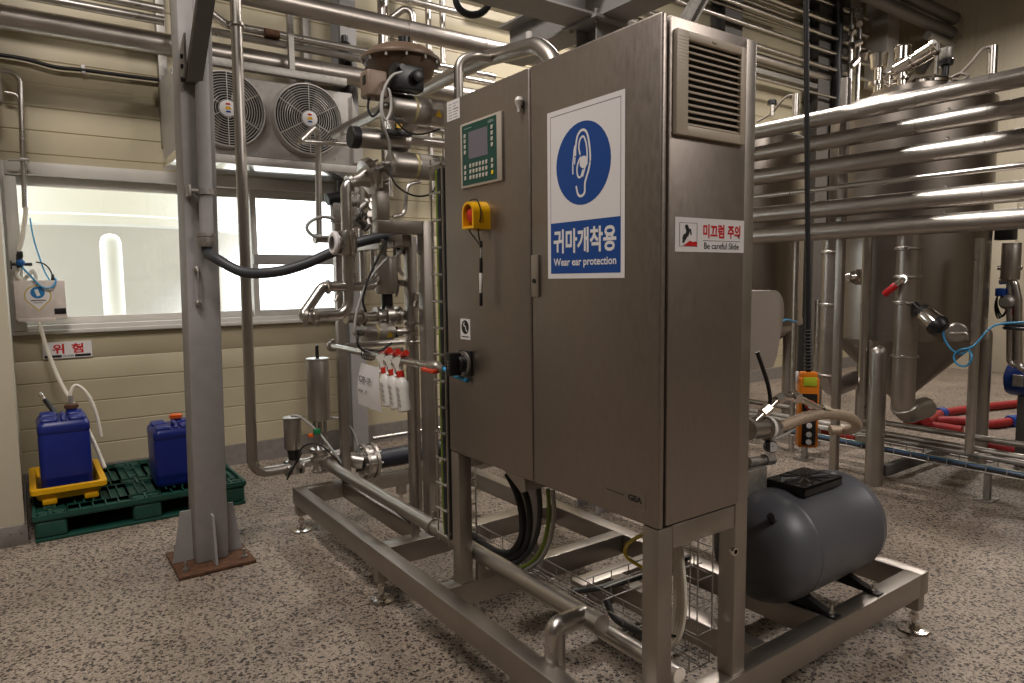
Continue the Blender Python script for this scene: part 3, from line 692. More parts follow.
# dosing lance and hoses
a = at(38, 391, y=4.42); c = at(56, 414, y=4.30)
t = thing('suction_lance', 'black lance with a chrome tip leaning out behind the left jerrycan', 'lance', c)
b = MB(); d = (a-c).normalized(); b.cyl(c-d*.05, c+(a-c)*.62, .017, 14, bev=.003); b.build('grip', BLACKP, t); b = MB(); b.cyl(c+(a-c)*.62, a-d*.02, .01, 12); b.cyl(a-d*.05, a-d*.03, .014, 12); b.build('tip', BRIGHT, t)
h = at(55, 320, y=4.55)
e1 = at(106, 469, y=4.5); e1.z = max(e1.z, ptz+.02)
pipe('hose', 'white hose falling from the dosing box past the left jerrycan onto the pallet', [at(39, 322, y=4.585), at(48, 352, y=4.57), at(62, 385, y=4.48), at(80, 415, y=4.36), at(94, 442, y=4.22), at(105, 468, y=4.12)], .0135, HOSEW, smooth=True, n=12, cat='hose')
nk = Vector((n1.x, n1.y, .73))
pipe('hose', 'white hose arching from the neck of the left jerrycan', [nk, nk+Vector((0, .0, .08)), nk+Vector((.03, .01, .125)), nk+Vector((.075, .01, .095)), nk+Vector((.115, .0, .02)), nk+Vector((.145, -.02, -.10)), nk+Vector((.16, -.04, -.24))], .011, HOSEW, smooth=True, n=12, cat='hose')
b = MB(); b.cyl(nk-Z*.03, nk+Z*.06, .016, 14); b.build('hose_nozzle', PLINTH, J1)
# danger sign
q0, q1 = at(42, 343, y=4.74), at(92.5, 356, y=4.74)
b = MB(); zt, zb = q0.z, q1.z-.002; SW, SH = q1.x-q0.x, zt-zb; b.box((q0.x, 4.738, zb), (q1.x, 4.751, zt)); O = Vector((q0.x, 4.738, zb))
b.mat(1); text_into(b, '위', O+X*(.19*SW)+Z*(.28*SH), X, Z, .60*SH, .03, .24*SW, .0006); text_into(b, '험', O+X*(.58*SW)+Z*(.28*SH), X, Z, .60*SH, .03, .24*SW, .0006)
b.mat(2); flat(b, rect(.03*SW, .05*SH, .37*SW, .21*SH), O, X, Z, .0006); flat(b, rect(.64*SW, .05*SH, .97*SW, .21*SH), O, X, Z, .0006); text_into(b, 'DANGER', O+X*(.39*SW)+Z*(.07*SH), X, Z, .12*SH, .01, .23*SW, .0006)
tag(b.build('danger_sign', [SIGNW, SIGNR, SIGNK]), 'white Korean danger sign with red letters on the wall under the window', 'sign')
# dosing unit
DOSE = t = thing('dosing_unit', 'white dosing box with a round blue sticker beside the left window edge', 'dosing unit', (-1.32, 4.64, 1.28))
b = MB(); b.box((-1.475, 4.67, 1.22), (-1.40, 4.72, 2.3), .004); b.build('back_post', FRAMEW, t)
b = MB(); b.box((-1.462, 4.59, 1.30), (-1.16, 4.67, 1.575), .006); b.box((-1.45, 4.585, 1.285), (-1.23, 4.66, 1.31), .003); b.build('case', mat('dosing_case', (214, 202, 194), .5, var=.12, scale=14), t)
MB().box((-1.235, 4.583, 1.335), (-1.165, 4.62, 1.375), .002).build('terminal_box', BLACKP, t)
b = MB(); s0 = at(38, 298, y=4.589); O = Vector((s0.x-.085, 4.5895, s0.z-.1)); W_ = .17
def drop(s): 
    P = [(0.085+s*.08*math.cos(a), .115+s*.075*math.sin(a)) for a in [math.radians(-25+i*230/24) for i in range(25)]]
    return [(0.085, .115-s*.11)] + P
flat(b, drop(1.), O, X, Z, .0003); b.mat(1); flat(b, drop(.9), O, X, Z, .0006); b.mat(2); flat(b, circ(.085, .138, .042, 28), O, X, Z, .0009)
b.mat(1); stroke(b, [(.078, .155), (.088, .12)], .022, O, X, Z, .0012); b.mat(3); stroke(b, [(.045, .082), (.128, .082)], .01, O, X, Z, .0012); stroke(b, [(.06, .066), (.11, .066)], .005, O, X, Z, .0012)
b.build('sticker', [mat('sticker_gold', (200, 176, 80), .5), SIGNW, mat('sticker_blue', (40, 120, 180), .4), PLINTH], t)
b = MB(); vz = at(20, 265, y=4.6); b.cyl(vz-Z*.02, vz+Z*.075, .02, 12); b.box(vz+Vector((-.014, -.02, .05)), vz+Vector((.022, .02, .095)), .004); b.cyl(vz+Vector((-.05, 0, .005)), vz+Vector((.07, 0, .005)), .012, 12); b.box(vz+Vector((-.055, -.012, -.03)), vz+Vector((-.045, .012, .03)), .002); b.mat(1); b.ball(vz+Vector((.005, -.01, .015)), .027)
b.build('valve_block', [BLACKP, mat('valve_blue', (30, 92, 160), .4)], t)
w1 = at(23, 228, y=4.6); pass
pipe('hose', 'cream hose running down to the valve block of the dosing box', [at(26, 207, y=4.6), at(25, 220, y=4.6), at(22, 240, y=4.6), vz+Z*.1], .015, HOSEW, smooth=True, cat='hose')
pipe('hose', 'light blue tube looping over the white dosing box', [vz, vz+Vector((.05, -.03, -.07)), at(42, 287, y=4.57), at(52, 287, y=4.57), at(56, 280, y=4.6), at(52, 277, y=4.62)], .0065, CBLUE, smooth=True, cat='tube')
pipe('hose', 'thin blue tube climbing from the dosing box along the window frame', [at(50, 281, y=4.62), at(44, 270, y=4.63), at(37, 250, y=4.63), at(33, 236, y=4.64), at(30, 218, y=4.65)], .005, CBLUE, smooth=True, cat='tube')
pipe('cable', 'black cable arching above the dosing box', [at(36, 262, y=4.62), at(44, 264, y=4.6), at(50, 270, y=4.6), at(54, 280, y=4.6)], .005, BLACK, smooth=True, cat='cable')
b = MB(); p = at(53, 279, y=4.61); b.cyl(p-Z*.01, p+Z*.035, .014, 12, r1=.008); b.build('cable_gland', BLACKP, DOSE)
b = MB(); 
pipe('hose', 'short cream hose bent into a U above the dosing box', [at(18, 268, y=4.63), at(17, 276, y=4.63), at(22, 280, y=4.63), at(28, 276, y=4.63), at(33, 271, y=4.63), at(36, 276, y=4.63), at(36, 283, y=4.63)], .013, HOSEW, smooth=True, cat='hose')
# conduit loop top left
o = at(3, 72, y=4.6)
t = thing('conduit', 'thin steel conduit bending down from the left wall to the dosing box', 'conduit', at(25, 208, y=4.62))
MB().tube(bend([Vector((-1.6, 4.62, o.z+.015)), at(20, 73, y=4.62), at(25, 208, y=4.62)], .07), .017, 12).build('tube', STEEL, t)
MB().tube(bend([at(5, 92, y=4.63), at(17, 94, y=4.63), at(20, 105, y=4.625)], .03), .01, 10).build('branch', STEEL, t)
c1, c2 = at(8, 160, y=4.63), at(24, 160, y=4.62); b = MB(); b.cyl(c1, c2, .009, 8); b.box(c2-Vector((.03, .02, .012)), c2+Vector((.03, .02, .012)), .004); b.build('bracket', DULL, t)
b = MB(); p = at(-1, 82, y=4.5); b.box((-1.492, p.y-.06, p.z-.14), (-1.44, p.y+.06, p.z+.08), .012); tag(b.build('junction_box', COVER), 'pale grey junction box cut off by the left picture edge', 'box')
# sagging cable
pipe('cable', 'black cable sagging across the wall at upper left', [at(-6, 54, y=4.7), at(25, 59, y=4.7), at(55, 67, y=4.7), at(83, 70, y=4.7), at(120, 75, y=4.7), at(160, 80, y=4.7)], .014, BLACK, smooth=True, cat='cable')
b = MB(); p = at(83, 70, y=4.72); b.box(p-Vector((.012, .03, .03)), p+Vector((.012, .03, .03)), .003); tag(b.build('cable_clip', SIGNW), 'small white clip holding the black sagging cable', 'clip')

# ================================================================== UNIT COOLER
t = thing('unit_cooler', 'grey evaporator unit with two caged fans hanging above the window', 'cooler', (.09, 4.1, 2.38))
CY = 3.9; cx0, cx1 = -.50, .78
zt_ = at(213, 72, y=CY).z; zb_ = at(213, 153, y=CY).z
b = MB(); b.box((cx0, CY, zb_), (cx1, 4.42, zt_), .008); b.build('casing', COOLM, t)
b = MB(); b.box((cx0-.01, CY-.015, zb_-.065), (cx1+.01, 4.40, zb_-.002), .006); b.build('drip_tray', mat('tray_aluminium', (244, 243, 240), .14, 1), t)
b = MB(); b.box((cx0-.01, CY-.02, zb_-.06), (cx1+.01, CY-.013, zb_-.004), .002); b.build('tray_lip', COOLM, t)
for x_ in (-.5, -.25, .05, .28, .62):
    for z_ in (zb_+.04, zt_-.05): MB().cyl((x_, CY+.002, z_), (x_, CY-.006, z_), .008, 8).build('screw', DULL, t)
def fan(c):
    f = MB(); f.lathe(c+Y*.0, -Y, [(0, .272), (.01, .27), (.05, .262), (.06, .258), (.06, .25), (.01, .25)], 48, cap=False); fr = f.build('fan_ring', GUARD, t)
    b = MB(); b.lathe(c-Y*.001, -Y, [(0, .25), (.001, .25)], 48); b.build('fan_throat', BLACK, fr)
    b = MB()
    for k in range(4):
        a0 = k*math.pi/2+.9
        R_ = []
        for j in range(7):
            r = .05+.19*j/6; w_ = .25+.12*j/6; dz = .03-.012*j/6
            R_.append([c+Vector((r*math.cos(a0+w_), -.012-dz*.2, r*math.sin(a0+w_))), c+Vector((r*math.cos(a0-w_), -.035-dz*.3, r*math.sin(a0-w_))), c+Vector((r*math.cos(a0-w_), -.038-dz*.3, r*math.sin(a0-w_))), c+Vector((r*math.cos(a0+w_), -.015-dz*.2, r*math.sin(a0+w_)))])
        b.ring_loft(R_)
    b.cyl(c-Y*.005, c-Y*.045, .06, 24); b.build('fan_blades', ALU, t)
    b = MB()
    for k in range(1, 13): b.torus(c-Y*(.064), Y, .045+.0172*k, .0024, 48, 5)
    for k in range(6):
        a = k*math.pi/3+.52; b.cyl(c+Vector((.04*math.cos(a), -.068, .04*math.sin(a))), c+Vector((.258*math.cos(a), -.066, .258*math.sin(a))), .0032, 6)
    b.build('fan_guard', GUARD, t)
    b = MB(); b.lathe(c-Y*.06, -Y, [(0, .056), (.012, .056), (.014, .052)], 28); h = b.build('hub_plate', SIGNW, t)
    O = c+Vector((-.052, -.0745, -.052)); b = MB(); flat(b, [(.03, .045), (.075, .045), (.066, .064), (.04, .066)], O, X, Z, .001); b.mat(1); flat(b, [(.035, .076), (.07, .076), (.064, .088), (.04, .088)], O, X, Z, .001); b.mat(2); flat(b, [(.034, .024), (.072, .024), (.066, .036), (.04, .036)], O, X, Z, .001)
    b.build('hub_label', [mat('label_amber', (220, 170, 40), .5) if 'label_amber' not in MATS else MATS['label_amber'], SIGNR, SBLUE], h)
fan(at(225.5, 110.5, y=CY)); fan(at(306.5, 120.5, y=CY))
b = MB(); b.prism([(cx1-.01, CY-.01, zt_-.02), (cx1+.07, CY-.01, zt_-.30), (cx1+.07, CY-.01, zb_+.02), (cx1-.01, CY-.01, zb_+.02)], (0, .3, 0)); b.build('end_cover', COOLM, t)
for x_ in (-.45, .35):
    b = MB(); b.box((x_-.02, CY+.1, zt_), (x_+.02, CY+.14, zt_+.55)); b.build('hanger', DULL, t)
b = MB(); s0 = at(213, 60, y=3.86); s1 = at(346, 83, y=3.86); b.box((s0.x-.02, 3.84, s0.z-.035), (s1.x, 3.90, s0.z+.02), .003); tag(b.build('strut_channel', DULL), 'galvanised strut channel running above the unit cooler', 'channel')
b = MB(); p = at(45+120, 20, y=4.7)
for u_ in (161, 306): 
    p = at(u_, 40, y=4.68); b = MB(); b.box((p.x-.03, 4.66, 2.6), (p.x+.03, 4.75, 4.3), .003); tag(b.build('strut_upright', DULL), 'galvanised upright on the wall ' + ('left of the grey column' if u_ < 200 else 'above the right fan'), 'channel')

# ================================================================== OVERHEAD AND LEFT PIPEWORK
def xpipe(name, label, u, v, y, x0, x1, r, m=CLAD, seams=(), **k):
    z = at(u, v, y=y).z
    o = pipe(name, label, [(x0, y, z), (x1, y, z)], r, m, **k)
    return o, z
def cladpipe(label, p0, p1, r, seams, m=CLAD):
    p0 = Vector(p0); p1 = Vector(p1); t = thing('pipe', label, 'pipe', p0)
    MB().cyl(p0, p1, r, 28).build('cladding', m, t)
    for f in seams:
        q = p0+(p1-p0)*f; b = MB(); b.cyl(q, q+(p1-p0).normalized()*.012, r*1.035, 28); b.build('seam_band', m, t)
    return t
zA = at(345, 16, y=3.75).z
cladpipe('thick clad pipe crossing the top left over the two fans', (-1.50, 3.75, zA), (2.75, 3.75, zA), .072, (.3, .52, .63, .8))
zB = at(80, 30, y=4.2).z
cladpipe('thick clad pipe along the wall passing behind the grey column above the fans', (-1.50, 4.2, zB), (2.6, 4.2, zB), .075, (.28, .52, .74))
z = at(285, 36, y=4.3).z; zc = at(208, 4, y=4.3)
PT = pipe('pipe', 'thin pipe bending down beside the grey column and running right below the thick top pipe', [(zc.x-.02, 4.3, zc.z+.5), (zc.x, 4.3, zc.z-.05), (zc.x+.12, 4.3, z), (2.4, 4.3, z)], .03, STEEL, br=.1)
b = MB(); p = at(271, 34, y=4.27); b.cyl(p-X*.05, p+X*.06, .036, 12); b.build('pipe_tape', RUST, PT)['label'] = 'rusty brown wrap'
xpipe('pipe', 'second thin pipe running right directly above the strut channel', 285, 45, 4.3, -.4, 2.4, .03, STEEL)
xpipe('pipe', 'thin pipe at top left running into the grey column, upper of two', 140, 5, 4.4, -1.50, -.45, .032, STEEL)
xpipe('pipe', 'thin pipe at top left running into the grey column, lower of two', 110, 11, 4.4, -1.50, -.45, .032, STEEL)
# conduit on the column and black hose
c = at(206, 243, y=2.60)
t = thing('conduit', 'grey conduit pipe clamped to the front of the grey steel column', 'conduit', c)
MB().cyl((c.x+.004, 2.595, c.z+.02), (c.x+.075, 2.595, 5.4), .034, 20).build('tube', COLP, t)
b = MB(); b.lathe((c.x, 2.595, c.z-.02), Z, [(0, .036), (.02, .042), (.05, .042), (.055, .046), (.07, .046), (.075, .038)], 20); b.build('coupling', DULL, t)
cl = at(203, 191, y=2.56); b = MB(); b.lathe((c.x+.005, 2.595, cl.z-.015), Z, [(0, .045), (.03, .045)], 20); b.cyl((c.x-.07, 2.575, cl.z), (c.x-.03, 2.575, cl.z), .012, 8); b.box((c.x-.08, 2.56, cl.z-.03), (c.x-.065, 2.64, cl.z+.03), .003); b.build('pipe_clip', DULL, t)
pipe('hose', 'thick dark hose swinging from the column conduit across the window to the valve rack', [(c.x, 2.595, c.z+.01), (c.x+.005, 2.59, c.z-.05), at(217, 259, y=2.5), at(243, 272, y=2.4), at(275, 272, y=2.3), at(305, 264, y=2.25), at(335, 251, y=2.2), at(360, 242, y=2.15), at(392, 236, y=2.1), at(404, 242, y=2.08), at(408, 254, y=2.06)], .027, HOSEG, smooth=True, n=14, cat='hose')
# tall riser with bottom elbow to the small valve
a0 = at(243, 60, y=3.05); zb0 = at(275, 470.5, y=3.05).z
pipe('pipe', 'tall steel riser pipe in front of the left fan bending to the floor valves', [(a0.x-.015, 3.05, 4.6), (a0.x-.055, 3.05, zb0), (-.12, 3.05, zb0)], .032, SATIN, br=.09, clamps=(.35,), n=18)
# small riser by the fan
a = at(319, 235, y=3.55); b_ = at(318, 128, y=3.55)
pipe('pipe', 'thin vertical pipe in front of the right fan ending above the window', [(a.x, 3.55, a.z), (b_.x, 3.55, b_.z+.03), at(300, 141, y=3.35)], .022, STEEL, br=.06, n=12)
pipe('pipe', 'thin horizontal pipe below the right fan cage', [at(297, 141, y=3.5), at(349, 144, y=3.5)], .018, STEEL, n=12)
b = MB(); r0 = at(253, 259.5, y=4.55); r1 = at(340, 259.5, y=4.55); b.box((r0.x, 4.52, r0.z-.042), (r1.x+.15, 4.56, r0.z+.042), .004); tag(b.build('rail', COLP), 'grey flat rail crossing the right window sash', 'rail')

# floor valves at the left end of the skid
def actuator(b, p0, p1, r):
    p0 = Vector(p0); p1 = Vector(p1); d = p1-p0; L = d.length
    b.lathe(p0, d, [(0, r*.55), (.001, r*.93), (.008, r*.98), (.016, r*.99), (.018, r), (L-.018, r), (L-.016, r*.99), (L-.008, r*1.01), (L, r*.98), (L+.001, r*.5)], 32); return b
vb = at(321, 456, y=3.0)
t = thing('seat_valve', 'tall stainless seat valve with a long cylindrical actuator at the left end of the skid', 'valve', vb-Z*.12)
zt1, zt0 = at(318, 358, y=3).z, at(318, 420, y=3).z
b = MB(); actuator(b, (vb.x, 3, zt0), (vb.x, 3, zt1), .073); b.build('actuator', SATIN, t)
MB().cyl((vb.x, 3, zt1), (vb.x, 3, at(318, 345, y=3).z), .011, 12).build('stem', BLACKP, t)
b = MB(); 
for x_ in (-.035, .035): b.cyl((vb.x+x_, 3, zt0), (vb.x+x_, 3, vb.z+.06), .012, 10)
b.cyl((vb.x, 3, zt0), (vb.x, 3, vb.z), .014, 10); b.build('yoke', SATIN, t)
b = MB(); b.lathe((vb.x, 3, vb.z-.1), Z, [(0, .03), (0, .062), (.012, .066), (.022, .05), (.05, .05), (.075, .054), (.09, .07), (.105, .07), (.115, .05), (.13, .05), (.14, .068), (.155, .068), (.165, .03)], 28); b.build('body', STEEL, t)
MB().tube(bend([(vb.x, 3, vb.z-.02), (vb.x+.16, 3, vb.z-.01)], .02), .034, 14).build('outlet', STEEL, t)
sv = at(294, 464, y=3.05)
t = thing('small_valve', 'short stainless valve with a small cylinder actuator left of the tall seat valve', 'valve', sv-Z*.05)
b = MB(); actuator(b, (sv.x, 3.05, at(291, 449, y=3.05).z), (sv.x, 3.05, at(291, 418, y=3.05).z), .055); b.lathe((sv.x, 3.05, at(291, 418, y=3.05).z), Z, [(0, .06), (.004, .062), (.008, .055)], 24); b.build('actuator', SATIN, t)
b = MB(); b.cyl((sv.x, 3.05, sv.z+.02), (sv.x, 3.05, at(291, 449, y=3.05).z), .03, 16, r1=.04); b.build('yoke', BLACKP, t)
b = MB(); b.cyl((sv.x, 3.05, sv.z-.06), (sv.x, 3.05, sv.z+.03), .04, 20)
for x_ in (-.055, .04): b.lathe((sv.x+x_, 3.05, zb0), X, [(0, .03), (0, .05), (.015, .05), (.015, .03)], 20)
b.cyl((sv.x-.06, 3.05, zb0), (vb.x-.03, 3.03, vb.z-.03), .03, 16); b.build('body', STEEL, t)
pipe('hose', 'clear air tube from the small valve down to the long skid pipe', [at(291, 416, y=3.05), at(300, 417, y=3.02), at(316, 430, y=2.95), at(330, 447, y=2.9), at(343, 465, y=2.86)], .008, TUBEC, smooth=True, cat='tube')
pipe('hose', 'clear air tube bowing right from the tall seat valve to the flange', [at(331, 418, y=3.0), at(341, 419, y=2.98), at(352, 430, y=2.95), at(358, 450, y=2.92), at(357, 472, y=2.9)], .008, TUBEC, smooth=True, cat='tube')
pipe('cable', 'black signal cable hanging between the two floor valves', [at(288, 478, y=3.0), at(296, 463, y=2.97), at(303, 447, y=2.95), at(318, 444, y=2.9), at(332, 455, y=2.88), at(345, 470, y=2.86)], .0048, BLACK, smooth=True, cat='cable')
pipe('cable', 'black cable curling around the foot of the small valve', [at(302, 452, y=3.0), at(297, 462, y=3.0), at(291, 470, y=2.98), at(287, 480, y=2.98)], .0048, BLACK, smooth=True, cat='cable')
b = MB(); p = at(317, 432, y=2.92); b.box(p-Vector((.02, .012, .015)), p+Vector((.02, .012, .02)), .004); b.mat(1); p = at(313, 435, y=2.92); b.box(p-Vector((.03, .012, .012)), p+Vector((.0, .012, .01)), .004); tag(b.build('tube_coupling', [mat('coupling_green', (20, 120, 70), .5), CAPO]), 'green and orange tube coupling beside the tall seat valve', 'coupling')
# long low pipe along the skid
l0, l1 = (vb.x+.0, 2.98, .378), (.108, .36, .378)
t = thing('pipe', 'long low steel pipe running along the front of the skid under the cabinet', 'pipe', l0)
MB().cyl((.105, 2.98, .378), (.105, .37, .378), .034, 24).build('tube', SATIN, t)
b = MB(); b.tube(bend([(.105, .43, .378), (.02, .43, .378), (-.03, .43, .378), (-.03, .43, .02)], .1, 10), .036, 20); b.build('elbow', STEEL, t)
b = MB(); b.cyl((.105, .345, .378), (.105, .375, .378), .036, 24); b.build('end_cap', SATIN, t)
q = at(433, 524, x=.105)
b = MB(); b.lathe((.105, q.y-.015, .378), Y, [(0, .037), (.0, .041), (.03, .041), (.03, .037)], 24); b.cyl((.105, q.y, .41), (.105, q.y, .45), .008, 8); b.cyl((.12, q.y-.03, .375), (.27, q.y-.08, .36), .01, 8); b.build('pipe_clip', SATIN, t)
for k in (1.7, 1.1): 
    b = MB(); b.box((.085, k-.01, ZS), (.125, k+.01, .35), .002); b.build('support', FRAMES, t)
pipe('cable', 'black cable lying beside the long low skid pipe', [(.15, 2.75, .29), (.16, 2.4, .34), (.16, 2.1, .31), (.15, 1.8, .29)], .009, BLACK, smooth=True, cat='cable')
# flange pump and dark hose to the right of the valves
f = at(368, 461, y=2.86)
t = thing('flange_joint', 'bolted stainless flange pair on the skid right of the tall seat valve', 'flange', (f.x, 2.86, ZS))
for dx in (-.04, .025): 
    b = MB(); b.lathe((f.x+dx, 2.86, f.z), X, [(0, .04), (0, .115), (.02, .115), (.02, .04)], 32)
    b.build('disc', SATIN, t)
for k in range(8):
    a_ = k*math.pi/4; MB().cyl((f.x-.055, 2.86+.095*math.cos(a_), f.z+.095*math.sin(a_)), (f.x+.065, 2.86+.095*math.cos(a_), f.z+.095*math.sin(a_)), .009, 6).build('bolt', DULL, t)
b = MB(); b.cyl((vb.x+.12, 2.93, vb.z-.02), (f.x-.03, 2.86, f.z), .05, 18); b.cyl((f.x-.02, 2.86, f.z), (f.x+.03, 2.86, f.z), .1, 28); b.build('neck', STEEL, t)
b = MB(); b.box((f.x-.04, 2.82, ZS), (f.x+.05, 2.9, f.z-.08), .004); b.build('support', FRAMES, t)
pipe('hose', 'thick navy hose running right from the bolted flange behind the posts', [(f.x+.04, 2.86, f.z), (f.x+.9, 2.86, f.z+.005)], .062, mat('navy_hose', (26, 28, 40), .5), cat='hose')
for i, dz in enumerate((.11, -.10)):
    pipe('pipe', 'thin floor pipe behind the navy hose, ' + ('upper' if i == 0 else 'lower') + ' of two', [(f.x+.1, 3.0, f.z+dz), (f.x+1.3, 3.0, f.z+dz)], .014, STEEL)

# ================================================================== VALVE RACK
YV = 1.9
# vertical return pipe
A = lambda u, v, y=YV: at(u, v, y=y)
vx = A(347, 250).x; zE = A(348, 315).z; xl_ = A(309, 315).x
e_top = A(354, 182)
RP = pipe('pipe', 'stainless pipe dropping from the top valve and turning left at window sill height', [e_top, Vector((vx+.005, YV, A(346, 185).z)), (vx, YV, zE), (xl_, YV, zE)], .026, STEEL, br=.07, n=18, clamps=(.965, .02))
fl = A(328, 287); fs = A(343, 287)
pipe('pipe', 'short slanting elbow pipe at the lower left end of the vertical return pipe', [(xl_+.01, YV, zE), (xl_-.03, YV+.012, zE), (fl.x-.01, YV+.045, fl.z+.002), (fs.x, YV+.045, fl.z+.002)], .0255, STEEL, br=.045, n=16, clamps=(.08,))
b = MB(); b.lathe((fl.x-.005, YV, fl.z), X, [(0, .008), (0, .034), (.01, .034), (.012, .022), (.11, .022)], 24); b.mat(1); b.cyl((fl.x-.0055, YV, fl.z), (fl.x-.004, YV, fl.z), .012, 12); b.mat(0); b.cyl((fl.x+.05, YV, fl.z-.03), (fl.x+.025, YV-.02, fl.z-.07), .008, 8)
b.build('ferrule_stub', [STEEL, SIGNK], RP)
sg = A(338, 243); sc = A(346, 243)
t = thing('sight_glass', 'pale ringed sight glass facing left on the vertical return pipe', 'sight glass', (vx, YV, sg.z-.07))
b = MB(); b.lathe((vx, YV, sg.z-.06), Z, [(0, .03), (.005, .045), (.03, .05), (.09, .05), (.115, .045), (.12, .03)], 24); b.lathe((vx, YV, sg.z), -X, [(0, .04), (.055, .04)], 24); b.build('body', STEEL, t)
b = MB(); b.lathe((vx-.055, YV, sg.z), -X, [(0, .034), (0, .056), (.012, .058), (.02, .05), (.02, .034)], 28, cap=False); b.build('ring', SIGNW, t)
MB().cyl((vx-.062, YV, sg.z), (vx-.058, YV, sg.z), .036, 24).build('lens', DARKP, t)
# inclined body at top
p0, p1 = e_top, A(394, 168)
d = (p1-p0); 
t = thing('reducer_valve', 'flanged conical valve body at the top of the vertical return pipe', 'valve', p0)
b = MB(); L = d.length; b.lathe(p0, d, [(-.03, .028), (-.03, .04), (-.012, .042), (-.01, .03), (L*.12, .034), (L*.28, .05), (L*.3, .084), (L*.34, .09), (L*.46, .09), (L*.48, .084), (L*.5, .05), (L*.66, .046), (L*.8, .036), (L, .034)], 30); b.build('body', STEEL, t)
for k in range(6):
    a_ = k*math.pi/3; q = p0+d*.5; xx = d.orthogonal().normalized(); yy = d.normalized().cross(xx); MB().cyl(q+(xx*math.cos(a_)+yy*math.sin(a_))*.065, q+(xx*math.cos(a_)+yy*math.sin(a_))*.065+d*.16, .007, 6).build('bolt', DULL, t)
# three valve actuators with yellow stripes
LABW = mat('label_clear', (176, 168, 158), .4)
TRI = mat('triangle_yellow', (222, 178, 40), .5)
def hact(label, p0, L, r, flip=1):
    t = thing('actuator', label, 'actuator', Vector(p0)); p0 = Vector(p0)
    b = MB(); actuator(b, p0, p0+X*L, r); b.build('cylinder', SATIN, t)
    b = MB(); b.lathe(p0+X*L*.40, X, [(0, r*1.004), (.014, r*1.004)], 32, cap=False); b.build('yellow_band', mat('band_cream', (206, 192, 140), .5) if 'band_cream' not in MATS else MATS['band_cream'], t)
    b = MB(); b.lathe(p0+X*(L*.40+.022), X, [(0, r*1.004), (L*.22, r*1.004)], 32, cap=False); b.build('label_strip', LABW, t)
    b = MB(); q = p0+X*(L*.80)
    for a_ in (math.radians(255),):
        n = Vector((0, math.sin(a_), math.cos(a_))); up = Vector((0, -n.z, n.y)); up = up if up.z > 0 else -up
        c_ = q+n*(r*1.012); b.face([c_+X*-.02-up*.016, c_+X*.02-up*.016, c_+up*.02])
    b.build('warning_triangle', TRI, t)
    b = MB(); b.cyl(p0-X*.03, p0, .016, 12); b.cyl(p0-X*.045+Z*.0, p0-X*.02, .01, 8); b.build('air_fitting', DULL, t)
    return t
hact('upper horizontal cylinder actuator left of the cabinet top', A(388, 106, 1.75), .30, .064)
hact('horizontal cylinder actuator left of the cabinet, second from top', A(390, 164, 1.75), .30, .062)
hact('small horizontal actuator above the hanging spray bottles', A(362, 333, 2.0), .17, .045)
# vertical actuator and its valve
va = A(387, 294, 2.05); vt = A(387, 256, 2.05)
t = thing('shutoff_valve', 'upright cylinder actuator over a clamped valve in the middle of the rack', 'valve', A(386, 325, 2.05))
b = MB(); actuator(b, va, Vector((va.x, va.y, vt.z)), .06); b.build('actuator', SATIN, t)
zv = A(386, 316, 2.05).z
b = MB(); b.cyl((va.x, va.y, zv+.02), va, .03, 16); b.build('yoke', BLACKP, t)
b = MB(); b.lathe((va.x-.07, va.y, zv), X, [(0, .03), (0, .05), (.016, .05), (.02, .035), (.045, .04), (.05, .06), (.066, .06), (.072, .06), (.088, .06), (.094, .04), (.12, .035), (.124, .05), (.14, .05), (.14, .03)], 28); b.build('body', STEEL, t)
for k in range(5):
    p = Vector((va.x+random.uniform(-.05, .05), va.y-.02, vt.z-.003)); b = MB(); b.cyl(p, p+Vector((random.uniform(-.04, .04), -.02, random.uniform(.04, .09))), .009, 8); b.build('air_fitting', DULL, t)
pipe('pipe', 'short horizontal pipe through the upright valve curving up into the rack post', [(vx+.02, 2.0, zv), (va.x-.06, va.y, zv), (va.x+.06, va.y, zv), (.30, 2.05, zv), (.31, 2.0, zv+.12)], .026, STEEL, br=.06, clamps=(.2,))
pipe('pipe', 'horizontal stub pipe linking the return pipe to the upright actuator', [(vx, 1.98, A(360, 287, 1.98).z), A(372, 286, 2.0), A(379, 278, 2.05)], .022, STEEL, br=.05)
tc = A(412, 331, 2.0)
t = thing('tee_fitting', 'clamped tee fitting right of the small horizontal actuator', 'fitting', tc-Z*.1)
b = MB(); b.lathe(tc-Z*.07, Z, [(0, .03), (0, .042), (.014, .042), (.02, .03), (.06, .034), (.1, .03), (.104, .042), (.118, .042), (.118, .03), (.2, .026)], 24); b.cyl(tc-X*.1, tc, .024, 14); b.build('body', STEEL, t)
b = MB(); b.box(tc-Vector((.13, .02, .03)), tc-Vector((.09, -.02, -.03)), .006); b.build('switch', BLACKP, t)
pipe('pipe', 'vertical pipe standing under the tee fitting beside the rack post', [tc-Z*.07, (tc.x, tc.y, ZS)], .024, SATIN)
